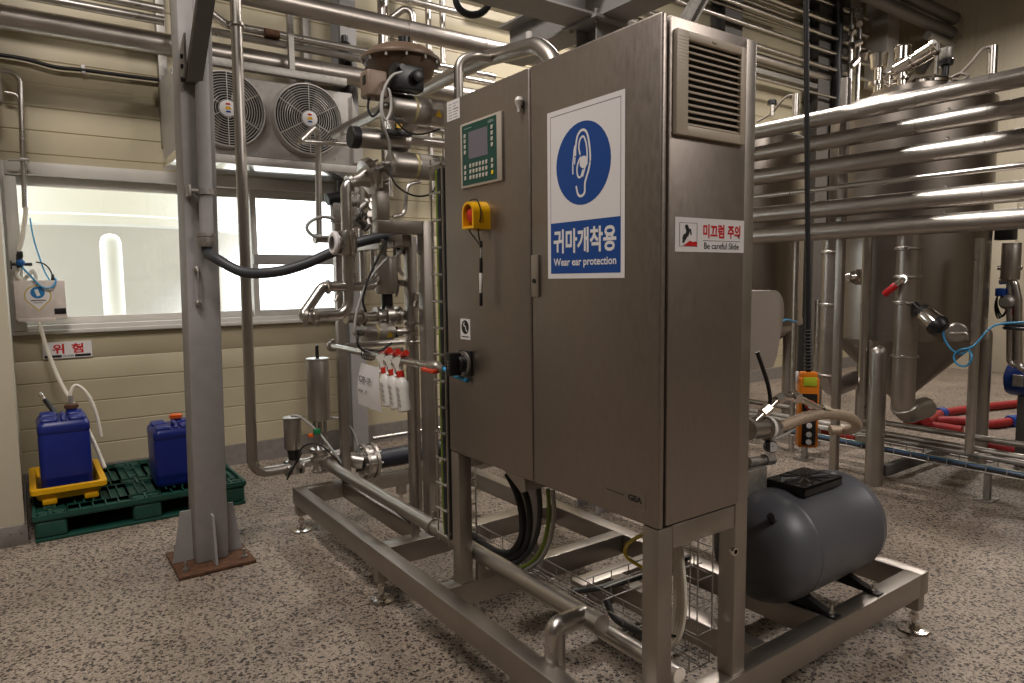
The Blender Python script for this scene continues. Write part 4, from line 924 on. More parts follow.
for i, (u, v) in enumerate(((416, 243), (406, 283))):
    p = A(u, v, 1.93)
    if i == 0:
        b = MB(); b.lathe((p.x+.0, 2.1, p.z), -X, [(0, .03), (0, .054), (.015, .056), (.02, .034)], 24, cap=False); b.mat(1); b.cyl((p.x-.004, 2.1, p.z), (p.x-.008, 2.1, p.z), .034, 20); b.mat(0); b.cyl((p.x, 2.1, p.z), (p.x+.1, 2.1, p.z), .04, 18)
        tag(b.build('sight_glass', [SIGNW, SIGNK]), 'sight glass ring tucked behind the right rack post', 'sight glass')
    else:
        b = MB(); b.lathe((p.x, 2.12, p.z), X, [(0, .01), (0, .034), (.01, .034), (.014, .02), (.1, .02)], 20); b.mat(1); b.cyl((p.x-.001, 2.12, p.z), (p.x+.001, 2.12, p.z), .011, 12); b.mat(0); b.cyl((p.x+.05, 2.12, p.z-.02), (p.x+.025, 2.10, p.z-.075), .008, 8)
        tag(b.build('ferrule_stub', [STEEL, SIGNK]), 'short flanged stub left of the right rack post', 'stub')
# diaphragm control valve
D = at(401, 60, y=1.84)
DV = t = thing('diaphragm_valve', 'brown saucer-shaped diaphragm actuator with positioner at the top of the valve rack', 'valve', (D.x, D.y, D.z-.5))
bb = A(400, 142, 1.84)
b = MB(); b.lathe((D.x, D.y, D.z-.12), Z, [(0, .09), (.005, .105), (.04, .15), (.085, .165), (.095, .17), (.105, .192), (.113, .194), (.121, .192), (.13, .178), (.15, .16), (.17, .12), (.182, .06), (.185, .0)], 44); b.build('housing', BROWN, t)
for k in range(12):
    a_ = k*math.pi/6+.2; q = Vector((D.x+.183*math.cos(a_), D.y+.183*math.sin(a_), D.z-.032)); MB().cyl(q, q+Z*.034, .007, 6).build('rim_bolt', DULL, t)
MB().cyl((D.x+.02, D.y, D.z+.05), (D.x+.02, D.y, D.z+.11), .03, 14).build('vent_cap', BLACKP, t)
b = MB(); pc = A(378, 82, 1.66); b.box(pc+Vector((-.05, -.0, -.065)), pc+Vector((.05, .09, .055)), .012, 3); b.cyl(pc+Vector((.0, .02, -.02)), pc+Vector((.14, .1, 0)), .03, 12); pbx = b.build('positioner', TAUPE, t)
b = MB(); b.box(pc+Vector((-.0515, .02, -.01)), pc+Vector((-.049, .055, .03))); b.build('window', SIGNK, pbx)
b = MB(); bc = A(407, 78, 1.66); b.box(bc+Vector((-.075, -.03, -.06)), bc+Vector((.075, .05, .055)), .01); b.lathe(bc+Vector((.03, -.03, .0)), -Y, [(0, .03), (.03, .028), (.034, .018)], 18); b.cyl(bc+Vector((-.05, -.03, .03)), bc+Vector((-.05, -.055, .03)), .014, 12); b.build('regulator', BLACKP, t)
b = MB(); b.cyl((D.x, D.y, D.z-.28), (D.x, D.y, D.z-.11), .05, 18); b.lathe((D.x, D.y, D.z-.36), Z, [(0, .03), (.02, .06), (.05, .075), (.09, .06), (.1, .04)], 22); b.cyl((D.x-.0, D.y, bb.z), (D.x, D.y, D.z-.3), .04, 18); b.build('stem_column', STEEL, t)
# body ball and side ports
b = MB(); b.ball(bb, .062, n=24); b.lathe(bb-Z*.1, Z, [(0, .05), (.03, .05), (.2, .045)], 24); b.build('body', STEEL, t)
k0 = A(352, 137, 1.78)
KP = pipe('pipe', 'horizontal steel pipe with a round black end cap under the diaphragm valve', [(k0.x+.03, 1.78, k0.z), (bb.x, 1.78, bb.z-.01)], .046, SATIN, n=24)
b = MB(); b.lathe((k0.x-.01, 1.78, k0.z), X, [(0, .046), (.004, .05), (.03, .051), (.04, .05), (.04, .046)], 28); b.build('end_cap', BLACK, KP)['label'] = 'round black rubber end cap'
for i, (v, r_, lab) in enumerate(((127, .014, 'thin pipe'), (140, .026, 'clamped pipe'))):
    p = A(410, v, 1.83+.05*i); pipe('pipe', lab + ' running right from the valve body to the cabinet between two actuators', [(p.x, p.y, p.z), (p.x+.42, p.y, p.z)], r_, STEEL)
b = MB(); q = A(398, 133, 1.7); b.box(q+Vector((-.06, -.01, -.012)), q+Vector((.07, .02, .012)), .004); b.cyl(q, q+Z*.04, .014, 10); b.mat(1); b.box(q+Vector((-.012, -.014, .02)), q+Vector((.016, -.008, .04))); b.build('limit_switch', [SIGNK, TRI], DV)
# air tubes around the rack
for lab, P, r_, m_ in (
    ('pale coiled air tube hanging from the black regulator', [A(402, 72, 1.6), A(392, 76, 1.6), A(384, 90, 1.6), A(382, 110, 1.6), A(386, 120, 1.6), A(391, 108, 1.6), A(389, 90, 1.6), A(383, 92, 1.62), A(381, 108, 1.62), A(384, 126, 1.62), A(389, 142, 1.64), A(390, 155, 1.66), A(392, 166, 1.68)], .006, TUBEC),
    ('pale air tube falling through the rack from the upright actuator', [A(387, 258, 1.9), A(375, 272, 1.88), A(364, 290, 1.88), A(357, 312, 1.88), A(355, 330, 1.88), A(358, 340, 1.9)], .007, TUBEC),
    ('black cable slung from the upper actuator toward the cabinet', [A(391, 112, 1.68), A(397, 122, 1.66), A(408, 132, 1.66), A(422, 134, 1.66), A(440, 129, 1.66)], .0045, BLACK),
    ('black cable looping below the second horizontal actuator', [A(391, 166, 1.68), A(393, 180, 1.66), A(402, 190, 1.66), A(416, 196, 1.66), A(430, 194, 1.66), A(438, 184, 1.66)], .0045, BLACK),
    ('black cable looping under the small horizontal actuator', [A(358, 333, 1.9), A(358, 345, 1.88), A(366, 352, 1.88), A(378, 352, 1.88), A(392, 343, 1.88)], .006, BLACK),
    ('black cable running up the rack from the small actuator', [A(366, 312, 1.86), A(363, 300, 1.86), A(368, 280, 1.86), A(378, 258, 1.86), A(386, 240, 1.86)], .006, BLACK),
    ('dark cable curling by the black regulator', [A(369, 98, 1.7), A(368, 108, 1.7), A(372, 116, 1.7), A(378, 112, 1.7), A(384, 102, 1.68)], .006, HOSEG)):
    pipe('cable' if m_ is not TUBEC else 'hose', lab, P, r_, m_, smooth=True, n=8, cat='cable' if m_ is not TUBEC else 'tube')
# small solenoid manifold behind the vertical pipe
p = A(335, 212, 2.5)
t = thing('solenoid_valve', 'small black capped solenoid valve with a clear looped tube in front of the window', 'valve', p-Z*.1)
b = MB(); b.box(p+Vector((-.02, -.03, -.06)), p+Vector((.05, .03, .05)), .008); b.build('block', DULL, t)
b = MB(); q = A(332, 200, 2.5); b.tube(spline([q+Vector((-.03, 0, .0)), q+Vector((.01, 0, .012)), q+Vector((.06, 0, .03)), q+Vector((.075, 0, .1))]), .034, 14); b.build('coil_cap', BLACKP, t)
pipe('hose', 'clear tube loop standing out left of the small solenoid valve', [A(336, 219, 2.48), A(322, 217, 2.48), A(310, 222, 2.48), A(307, 229, 2.48), A(314, 236, 2.48), A(326, 237, 2.48), A(336, 236, 2.48)], .01, TUBEC, smooth=True, n=10, cat='tube')
b = MB(); q = A(322, 239, 2.5); b.cyl(q-X*.04, q+X*.1, .022, 12); b.cyl(q-X*.045, q-X*.03, .028, 8); b.cyl(q-Z*.05+X*.06, q+X*.06, .014, 8); tag(b.build('pipe_fitting', STEEL), 'small steel pipe fitting under the clear tube loop', 'fitting')
random.seed(11)
for i in range(14):
    u, v = random.uniform(356, 384), random.uniform(196, 228); p = A(u, v, random.uniform(2.15, 2.5)); q = p+Vector((random.uniform(-.08, .08), random.uniform(-.05, .05), random.uniform(-.06, .06)))
    b = MB(); b.cyl(p, q, random.uniform(.012, .026), 10); b.lathe(p, q-p, [(0, .02), (.0, .034), (.014, .034), (.014, .02)], 12); tag(b.build('pipe_fitting', random.choice([STEEL, DULL, SATIN, DARKP])), 'small fitting in the knot of valves between the return pipe and the rack post', 'fitting', 'fittings knotted behind the return pipe')
for u, v, y_, h_ in ((361, 195, 2.6, .6), (372, 196, 2.6, .5), (352, 200, 2.7, .55)):
    p = A(u, v, y_); pipe('pipe', {361: 'first', 372: 'second', 352: 'third'}[u] + ' vertical pipe behind the return pipe seen against the window edge', [(p.x, y_, p.z+.05), (p.x, y_, p.z-h_)], .022, STEEL)
p0 = A(406, 184, 2.3); pipe('pipe', 'thin looped pipe on the cream wall seen through the rack portal', [A(420, 182, 2.4), A(408, 184, 2.4), A(406, 195, 2.4), A(405, 214, 2.4), A(393, 217, 2.4)], .012, STEEL, br=.05)
pipe('pipe', 'thin pipe bending right beside the rack post below the portal', [A(398, 235, 2.3), A(399, 274, 2.3), A(420, 276, 2.3)], .014, STEEL, br=.05)
pipe('pipe', 'thin horizontal pipe under the small actuator behind the spray bottles', [A(345, 346, 2.3), A(415, 341, 2.3)], .018, STEEL)
# slanting vent pipe and small bent pipe behind the cabinet top
XS = .50
s0, s1, s2 = at(334, 134, x=XS), at(487, 56, x=XS), at(520, 45, x=XS)
zs = (s0.z+s1.z)/2
t = pipe('pipe', 'long bare pipe slanting back from the cabinet top past the diaphragm valve', [Vector((XS, s0.y, s0.z)), Vector((XS, s1.y, zs)), at(538, 47, x=XS)+Vector((0, 0, .01)), at(553, 62, x=XS)+Vector((0, -.02, 0)), at(557, 95, x=XS)], .037, SATIN, br=.16, n=22)
a = at(459, 96, x=.30); c = at(459, 60, x=.30)
pipe('pipe', 'smaller bent pipe rising from the left cabinet top into the slanting pipe', [a-Z*.12, Vector((a.x, a.y, c.z)), at(476, 55, x=.38), at(490, 58, x=.47)], .022, SATIN, br=.08, n=18)
b = MB(); p = at(529, 36, x=.6); q = at(530, 43, x=.6); b.box(p-Vector((.012, .012, .09)), p+Vector((.012, .012, .02)), .004); tag(b.build('bracket', FRAMEW), 'small white bracket behind the cabinet top edge', 'bracket')
pts = [at(473+17*math.cos(a_), -2+17*math.sin(a_), y=2.4) for a_ in [k*math.pi/20-.3 for k in range(28)]]
pipe('hose', 'black hose loop hanging at the top above the left cabinet door', pts, .022, BLACK, smooth=False, n=10, cat='hose')
# spray bar with three bottles and a note
XB = -.03
b0, b1 = at(332, 345, x=XB), at(431, 368, x=XB)
zb_ = (b0.z+b1.z)/2
t = thing('hanging_rail', 'steel tube rail left of the cabinet carrying spray bottles and a note', 'rail', (XB, b0.y, zb_))
MB().cyl((XB, b0.y, zb_), (XB, b1.y, zb_), .017, 16).build('tube', STEEL, t)
b = MB(); b.lathe((XB, b0.y+.012, zb_), -Y, [(0, .01), (0, .03), (.02, .03), (.024, .018)], 16); b.box((XB-.008, b0.y-.02, zb_+.02), (XB+.008, b0.y, zb_+.04)); b.build('end_stop', SATIN, t)
bx = at(437, 369.5, x=XB); 
b = MB(); b.lathe((XB, bx.y+.05, zb_), -Y, [(0, .018), (.0, .026), (.05, .026), (.06, .02), (.07, .014), (.11, .014)], 16); b.build('valve_body', SATIN, t)
b = MB(); b.box((XB-.03, bx.y-.02, zb_-.024), (XB+.0, bx.y+.09, zb_-.006), .005); b.build('red_lever', mat('lever_red', (206, 70, 44), .45), t)
pipe('hose', 'short light blue air hose from the rail valve to the cabinet edge', [(XB, bx.y-.06, zb_), (XB+.004, bx.y-.14, zb_-.02), (XB+.02, bx.y-.21, zb_-.035)], .009, CBLUE, smooth=True, cat='hose')
MB_sup = MB(); MB_sup.box((XB-.012, b0.y-.42, zb_-.012), (.2, b0.y-.396, zb_+.012), .002); tag(MB_sup.build('support_arm', FRAMES), 'flat steel arm tying the bottle rail to the rack', 'bracket')
def spray(u, v, label):
    o = at(u, v, x=XB-.005); o.z = zb_; tilt = Matrix.Rotation(math.radians(-13), 3, 'X')
    t = thing('spray_bottle', label, 'bottle', o, 'spray bottles hooked on the rail'); t.pop('group') if 'group' in t else None; t['group'] = 'spray bottles hooked on the rail'
    def T(p): return o+Vector((0, .03, -.015))+tilt @ Vector(p)
    b = MB(); prof = [(-.06, .013, .013), (-.066, .016, .016), (-.078, .03, .022), (-.09, .038, .028), (-.12, .04, .03), (-.15, .038, .028), (-.212, .041, .03), (-.22, .039, .028), (-.223, .03, .02)]
    b.ring_loft([[T((ry*math.sin(2*math.pi*k/20), rx*math.cos(2*math.pi*k/20), h)) for k in range(20)] for h, rx, ry in prof]); b.build('bottle', BOTTLE, t)
    b = MB(); b.lathe(T((0, 0, -.064)), tilt @ Z, [(0, .018), (.026, .018), (.03, .012)], 18); b.build('collar', RED, t)
    b = MB(); b.ring_loft([[T((sx*.012, y0, z0)) for sx, y0, z0 in ((-1, ya, za), (1, ya, za), (1, yb, zb2), (-1, yb, zb2))] for ya, za, yb, zb2 in ((-.012, -.036, .014, -.036), (-.014, -.014, .022, -.014), (-.045, .014, .04, .006), (-.055, .036, .06, .024))])
    b.tube(spline([T((0, .02, -.01)), T((0, .05, -.012)), T((0, .06, -.04)), T((0, .052, -.055))]), .006, 8); b.build('trigger_head', WHITEP, t)
    b = MB(); b.cyl(T((0, -.05, .03)), T((0, -.085, .036)), .015, 10); b.box(T((-.012, -.05, .018)), T((.012, .0, .042)), .004); b.build('nozzle', RED, t)
    b = MB(); 
    for k in range(4): 
        q = T((-.031, -.01, -.115-.024*k)); b.box(q-Vector((.0004, .012, .006)), q+Vector((.0004, .012, .006)))
    b.build('print', mat('bottle_print', (170, 168, 168), .5) if 'bottle_print' not in MATS else MATS['bottle_print'], t)
spray(386, 358, 'leftmost of three white spray bottles hanging on the rail'); spray(394, 360, 'middle one of three white spray bottles hanging on the rail'); spray(402, 362, 'rightmost of three white spray bottles hanging on the rail')
t = thing('paper_note', 'white paper note reading CIP-1P hanging on the rail beside the spray bottles', 'note', at(370, 412, x=XB-.02))
n0, n1, n2, n3 = at(361, 362.5, x=XB-.02), at(379, 368, x=XB-.02), at(382, 412.5, x=XB-.03), at(358.5, 404, x=XB-.03)
b = MB(); R_ = []
for i in range(9):
    f_ = i/8; cv = .012*math.sin(f_*math.pi); R_.append([n0.lerp(n3, f_)-X*cv, n1.lerp(n2, f_)-X*cv*.6, n1.lerp(n2, f_)-X*(cv*.6-.0008), n0.lerp(n3, f_)-X*(cv-.0008)])
b.ring_loft(R_); b.build('sheet', PAPER, t)
ux = (n1-n0).normalized(); b = MB(); text_into(b, 'CIP-1P', n0.lerp(n3, .42)-X*.0165+ux*.028, ux, Z, .032, .016, (n1-n0).length*.66, .0006)
o2 = n0.lerp(n3, .66)-X*.0155+ux*.024
for k in range(4): stroke(b, [(k*.015, .004*(k % 2)), (k*.015+.01, .012)], .004, o2, ux, Z, .0006); stroke(b, [(k*.015+.003, .014), (k*.015+.009, .003)], .003, o2, ux, Z, .0006)
stroke(b, [(.08, .004), (.092, .016)], .005, o2, ux, Z, .0006); stroke(b, [(.097, .002), (.108, .016)], .005, o2, ux, Z, .0006)
b.build('lettering', SIGNK, t)
b = MB()
for k in range(3): b.torus((XB, n0.y-.02-.03*k, zb_-.004), Y, .026, .003, 20, 6)
b.build('wire_ring', HOSEG, t)

# ================================================================== GREY TANK ON THE SKID
t = thing('pressure_tank', 'dark grey horizontal pressure tank lying on the right end of the skid', 'tank', (1.1, .235, ZS))
TY, TR, TZ = .235, .212, .505
b = MB(); b.lathe((.70, TY, TZ), X, [(0, 0), (.004, .05), (.02, .11), (.05, .16), (.09, .19), (.13, .206), (.16, .211), (.19, TR), (.20, TR), (.203, TR+.002), (.209, TR+.002), (.212, TR), (.64, TR), (.643, TR+.002), (.649, TR+.002), (.652, TR), (.69, .205), (.73, .185), (.77, .14), (.795, .08), (.805, 0)], 56); b.build('shell', GREYT, t)
p = at(773.5, 502, x=.80); p = Vector((.77, TY-.09, TZ+.15)); b = MB(); b.cyl(p, p+Vector((-.045, -.02, .03)), .014, 14, bev=.003); b.build('plug', BLACKP, t)
for x_ in (.985, 1.30):
    b = MB()
    for s in (1, -1):
        prof = [(x_-.016, TY-s*.10, TZ-.19), (x_-.016, TY-s*.205, ZS+.012), (x_-.016, TY-s*.215, ZS), (x_-.016, TY-s*.13, ZS), (x_-.016, TY-s*.07, TZ-.203)]
        b.prism(prof, (.032, 0, 0)); b.box((x_-.022, TY-s*.222-.012, ZS), (x_+.022, TY-s*.222+.03, ZS+.008), .002)
    b.box((x_-.018, TY-.13, ZS), (x_+.018, TY+.13, ZS+.025), .003); b.build('saddle', BLACKP, t)
    for s in (1, -1):
        b = MB(); b.cyl((x_, TY-s*.205, ZS), (x_, TY-s*.205, ZS+.045), .006, 8); b.cyl((x_, TY-s*.205, ZS+.008), (x_, TY-s*.205, ZS+.02), .011, 6); b.build('bolt', BRIGHT, t)
b = MB(); x0, x1, y0, y1, z0, z1 = .955, 1.225, .135, .305, .705, .742
b.box((x0, y0, z1-.012), (x1, y1, z1), .003)
for a, c in (((x0, y0, z0), (x1, y0+.008, z1)), ((x0, y1-.008, z0), (x1, y1, z1)), ((x0, y0, z0), (x0+.008, y1, z1)), ((x1-.008, y0, z0), (x1, y1, z1))): b.box(a, c, .002)
cx_, cy_ = (x0+x1)/2, (y0+y1)/2
for k in range(12):
    a_ = k*math.pi/6; d_ = Vector((math.cos(a_)*.12, math.sin(a_)*.078, 0)); b.cyl(Vector((cx_, cy_, z1))+d_*.3, Vector((cx_, cy_, z1))+d_, .0045, 6)
b.build('mounting_plate', BLACKP, t)
# ================================================================== PUMP PIECES BEHIND THE CABINET
t = thing('motor_cover', 'grey ribbed motor cover sticking out right of the cabinet', 'cover', (.95, .62, .9))
b = MB(); a = at(757, 291, y=.56); c = at(783, 366, y=.56); x0, x1, z1, z0 = a.x-.16, c.x, a.z, c.z
prof = [(x0, z1), (x1-.07, z1), (x1-.04, z1-.012), (x1-.016, z1-.035), (x1-.003, z1-.07), (x1, z1-.11), (x1-.012, z1-.16), (x1-.05, z0+.05), (x1-.075, z0+.005), (x1-.085, z0), (x0, z0+.0)]
b.prism([(q[0], .56, q[1]) for q in prof], (0, .22, 0)); cv = b.build('shell', COVER, t)
for k in range(4):
    y_ = .60+.04*k; b = MB(); b.tube([(q[0], y_, q[1]) for q in prof[1:9]], .004, 6); b.build('rib', COVER, t)
b = MB(); b.box((x0, .6, z0-.3), (x0+.14, .76, z0), .01); b.build('motor', DARKP, t)
YP = .31
Q = lambda u, v, y=YP: at(u, v, y=y)
pipe('hose', 'thick braided hose looping right above the grey tank', [Q(770, 430), Q(785, 425), Q(803, 418), Q(822, 414), Q(840, 415), Q(852, 419, .33), Q(857, 426, .38), Q(848, 430, .5), Q(830, 430, .56)], .024, ELBOWR, smooth=True, n=18, cat='hose')
t = thing('nipple_assembly', 'chrome nipples and union crossing in front of the yellow hoist pendant', 'fitting', Q(783, 400))
b = MB(); b.tube(bend([Q(754, 422), Q(781, 397), Q(797, 397), Q(822, 410), Q(836, 412)], .03), .014, 12); b.build('tube', BRIGHT, t)
for u, v, u2, v2, r_ in ((762, 414, 769, 408, .021), (776, 401, 782, 397, .02), (793, 395, 799, 399, .023), (821, 409, 828, 411, .022)):
    b = MB(); b.cyl(Q(u, v), Q(u2, v2), r_, 6); b.build('hex_union', BRIGHT, t)
b = MB(); b.cyl(Q(748, 430), Q(765, 428), .04, 20); b.cyl(Q(763, 428), Q(770, 428), .046, 8); b.cyl(Q(770, 428), Q(776, 427), .036, 8); b.mat(1); b.cyl(Q(765, 428.2), Q(768, 428), .0475, 24); tag(b.build('hose_coupling', [STEEL, WHITEP]), 'steel and white coupling at the left end of the braided hose', 'coupling')
t = thing('pressure_gauge', 'small round pressure gauge hanging under the hose coupling', 'gauge', Q(773, 446))
g = Q(771, 446, .28); dv = (CAM_POS-g).normalized(); dv = Vector((dv.x*.9+.3, dv.y, 0)).normalized()
b = MB(); b.cyl(g+Y*.012, g-dv*-.014, .024, 24); b.build('case', BLACKP, t)
b = MB(); q = g+dv*.0155; b.cyl(q, q+dv*.001, .02, 24); dl = b.build('dial', SIGNW, t); b = MB(); b.cyl(q+dv*.002, q+dv*.002+Z*.012+X*.006, .0015, 6); b.build('needle', SIGNK, dl)
pipe('hose', 'thin clear tube from the gauge rising to the right', [Q(765, 440), Q(775, 439), Q(786, 434), Q(795, 428)], .005, TUBEC, smooth=True, cat='tube')
b = MB(); b.cyl(Q(748, 462), Q(766, 460), .018, 12); b.cyl(Q(764, 460), Q(772, 459), .024, 8); b.box(Q(745, 470)-Vector((.03, .03, .1)), Q(758, 470)+Vector((.02, .03, .02)), .006); tag(b.build('drain_valve', DULL), 'small steel drain valve low behind the grey tank', 'valve')
pipe('cable', 'black cable curving down from the motor cover', [Q(757, 352), Q(762, 366), Q(768, 385), Q(770, 402), Q(764, 412)], .008, BLACK, smooth=True, cat='cable')
pipe('hose', 'short blue tube leaving the motor cover for the thin riser', [Q(774, 333, .7), Q(779, 325, .75), Q(785, 320, .9), Q(793, 321, 1.2), Q(797, 322, 1.5)], .006, CBLUE, smooth=True, cat='tube')
# ================================================================== HOIST PENDANT
pc = Vector((1.46, .457, 0)); pt_, pb_ = at(807, 372, y=pc.y), at(807, 446, y=pc.y); zt, zb = pt_.z, pb_.z; pc = Vector((at(807.5, 408, y=pc.y).x, pc.y, 0))
t = thing('hoist_pendant', 'orange crane pendant control hanging on a black cable behind the grey tank', 'pendant', (pc.x, pc.y, zb))
fd = Vector((CAM_POS.x-pc.x, CAM_POS.y-pc.y, 0)).normalized(); fd = (Matrix.Rotation(math.radians(14), 3, 'Z') @ fd); sd = Z.cross(fd)   # sd: to the right seen from the front
M = Matrix(((sd.x, fd.x, 0, pc.x), (sd.y, fd.y, 0, pc.y), (0, 0, 1, zb), (0, 0, 0, 1))); H = zt-zb
def loc(b, nm, m, par=None):
    bmesh.ops.transform(b.bm, matrix=M, verts=b.bm.verts); return b.build(nm, m, par or t)
b = MB(); b.box((-.043, -.035, 0), (.043, .03, H*.93), .008, 3); b.box((-.036, -.03, H*.9), (.036, .025, H), .006); loc(b, 'case', ORANGE)
b = MB(); b.box((-.03, .029, .012), (.03, .034, H*.47), .004); b.box((-.032, .029, H*.49), (.034, .033, H*.72), .004); loc(b, 'button_plate', BLACKP)
b = MB(); b.box((-.028, .029, H*.82), (.03, .0325, H*.94), .001); loc(b, 'rating_plate', mat('label_lime', (176, 190, 40), .5))
b = MB(); b.lathe((0, .03, H*.58), Y, [(0, .018), (.012, .02), (.02, .024), (.03, .022), (.032, .0)], 20); b.mat(1); b.torus((0, .063, H*.58), Y, .013, .003, 16, 6); loc(b, 'stop_button', [RED, SIGNW])
for v in (.41, .30, .18, .08):
    b = MB(); b.lathe((0, .033, H*v), Y, [(0, .013), (.008, .012), (.009, .0)], 16); b.mat(1); b.torus((0, .034, H*v), Y, .014, .0025, 18, 6); loc(b, 'button', [SIGNW, BLACKP])
b = MB(); b.box((-.055, -.01, H*.86), (-.044, .008, H*1.0), .002); loc(b, 'tag', SIGNW)
c0 = Vector((pc.x, pc.y, zt)); top_ = at(806, -6, y=pc.y+.02); top_ = c0+(top_-c0)*1.9
b = MB(); b.tube([c0-Z*.01, c0+(top_-c0)*.02, c0+(top_-c0)*.5, top_], .0115, 10); b.build('cable', BLACK, t)
b = MB(); 
for k in range(12): b.torus(c0+(top_-c0).normalized()*(.015+.016*k), Z, .0125+.003*(1-k/12), .004, 14, 6)
b.build('strain_relief', BLACK, t)

# ================================================================== PROCESS TANKS
def tank(label, cx, cy, R, zb, zt, dome, cone, legs):
    t = thing('process_tank', label, 'tank', (cx, cy, 0))
    b = MB(); b.lathe((cx, cy, zb), Z, [(0, R), (zt-zb, R), (zt-zb+.02, R*.97), (zt-zb+.05, R*.85), (zt-zb+dome*.7, R*.52), (zt-zb+dome*.72, R*.5), (zt-zb+dome, R*.5), (zt-zb+dome+.004, 0)], 72, cap=False); b.build('shell', TANKM, t)
    b = MB(); b.lathe((cx, cy, zb-.02), Z, [(0, R*.985), (0, R*1.012), (.055, R*1.012), (.055, R*.985)], 72, cap=False); b.build('bottom_ring', TANKM, t)
    b = MB(); b.lathe((cx, cy, zb), -Z, [(0, R), (cone, .07), (cone+.05, .05)], 72); b.build('cone', TANKM, t)
    for (x, y, zz, r) in legs:
        b = MB(); b.lathe((x, y, 0), Z, [(0, r), (zz-r, r), (zz-r*.5, r*.87), (zz-r*.15, r*.5), (zz, 0)], 24); b.build('leg', SATIN, t)
    return t
TAx, TAy, TAR = 4.31, 1.35, .565
zbA = at(930, 341, x=TAx-.55).z; ztA = at(900, 96, x=TAx-.5).z
zl1 = at(876, 345, x=3.64).z
tA = tank('large stainless cone-bottomed process tank at right behind the horizontal pipes', TAx, TAy, TAR, zbA, ztA, .14, .52, [(3.64, 1.20, zl1, .062), (4.77, .94, zbA+.05, .062), (4.73, 1.86, zbA+.05, .062)])
tB = tank('further stainless cone-bottomed tank partly hidden behind the cabinet', 4.43, 3.02, .62, zbA+.02, ztA, .14, .5, [(3.72, 3.1, zbA, .06), (4.75, 2.62, zbA, .06)])
def manway(t, c, s=1.):
    b = MB(); b.lathe(c, Z, [(0, .17*s), (.03, .17*s), (.035, .185*s), (.055, .185*s), (.06, .17*s), (.075, .165*s), (.085, .12*s), (.09, 0)], 32); b.build('manway_lid', BRIGHT, t)
mw = at(926, 79, x=TAx+.1); mw.z = ztA+.14; manway(tA, Vector((mw.x, mw.y, mw.z)))
# fittings on the dome of tank A
V = lambda u, v, x=TAx-.12: at(u, v, x=x)
b = MB(); p = V(878, 92); q = V(879, 60); b.cyl(p, q, .035, 14); b.lathe(q-Z*.06, Z, [(0, .04), (.0, .06), (.1, .07), (.11, .05)], 18); b.cyl(V(876, 84)-Z*.01, V(876, 84)+Z*.015, .06, 18); b.build('spray_ball_valve', BRIGHT, tA)
b = MB(); p = V(902, 90); q = V(902, 50); b.cyl(p, q, .04, 16); b.lathe(V(902, 60), Z, [(0, .04), (0, .06), (.09, .06), (.09, .05), (.1, .062), (.11, .05)], 20); b.lathe(V(902, 80), Z, [(0, .04), (0, .065), (.02, .065), (.02, .04)], 20); b.build('top_nozzle', BRIGHT, tA)
b = MB(); p = V(893, 73); q = V(937, 47); d = q-p; b.lathe(p, d, [(0, .03), (.1*d.length, .06), (.45*d.length, .06), (.46*d.length, .046), (.5*d.length, .046), (.52*d.length, .058), (.9*d.length, .058), (.93*d.length, .066), (d.length, .066), (d.length, .03)], 20); b.build('inclined_actuator', BRIGHT, tA)
for (u0, v0, u1, v1, r_) in ((884, 78, 896, 70, .022), (886, 84, 897, 82, .018), (890, 92, 890, 76, .02), (908, 84, 915, 74, .018), (882, 74, 890, 80, .02)):
    b = MB(); b.cyl(V(u0, v0), V(u1, v1), r_, 10); b.build('small_pipe', BRIGHT, tA)
b = MB(); p = V(945, 76); b.cyl(p, p+Z*.07, .025, 12); b.lathe(p+Z*.07, Z, [(0, .03), (.005, .05), (.04, .055), (.05, .045)], 18); b.mat(1); b.lathe(p+Z*.12, Z, [(0, .045), (.01, .05), (.07, .046), (.08, .03)], 18); b.build('level_sensor', [BLACKP, DULL], tA)
b = MB(); pp = V(936, 74); b.cyl(pp, pp+Z*.22, .016, 8); b.build('post', SATIN, tA)
r0 = V(992, 80); pipe('pipe', 'tall vertical pipe with a bowed cable at its top right of the tank', [Vector((4.9, V(993, 94, 4.9).y, 0)), V(993, 46, 4.9)], .035, STEEL, n=14)
pipe('cable', 'grey cable bowing from the tank top to the short vertical pipe', [V(950, 80, 4.6), V(960, 74, 4.6), V(972, 62, 4.7), V(982, 50, 4.8), V(989, 47, 4.9)], .012, COVER, smooth=True, cat='cable')
pipe('cable', 'coiled grey cable lying on the tank dome', [V(949, 79, 4.5), V(960, 74, 4.5), V(968, 76, 4.5), V(962, 80, 4.5), V(952, 79, 4.5)], .012, COVER, smooth=True, cat='cable')
# fittings on tank B
p = at(772, 116, x=4.1); b = MB(); b.cyl(p, at(772, 105, x=4.1), .022, 12); b.mat(1); b.lathe(at(772, 105, x=4.1), Z, [(0, .03), (.005, .042), (.035, .04), (.05, .02)], 16); b.build('sensor', [STEEL, BLACKP], tB)['label'] = 'black capped sensor'
pipe('pipe', 'short vertical pipe on the further tank left of the hanging cable', [at(795, 128, x=4.1), at(796, 94, x=4.1)], .03, STEEL)
pipe('cable', 'thin grey cable arching over the further tank', [at(757, 122, x=4.1), at(772, 113, x=4.1), at(780, 103, x=4.1), at(788, 96, x=4.1), at(794, 95, x=4.1)], .009, COVER, smooth=True, cat='cable')
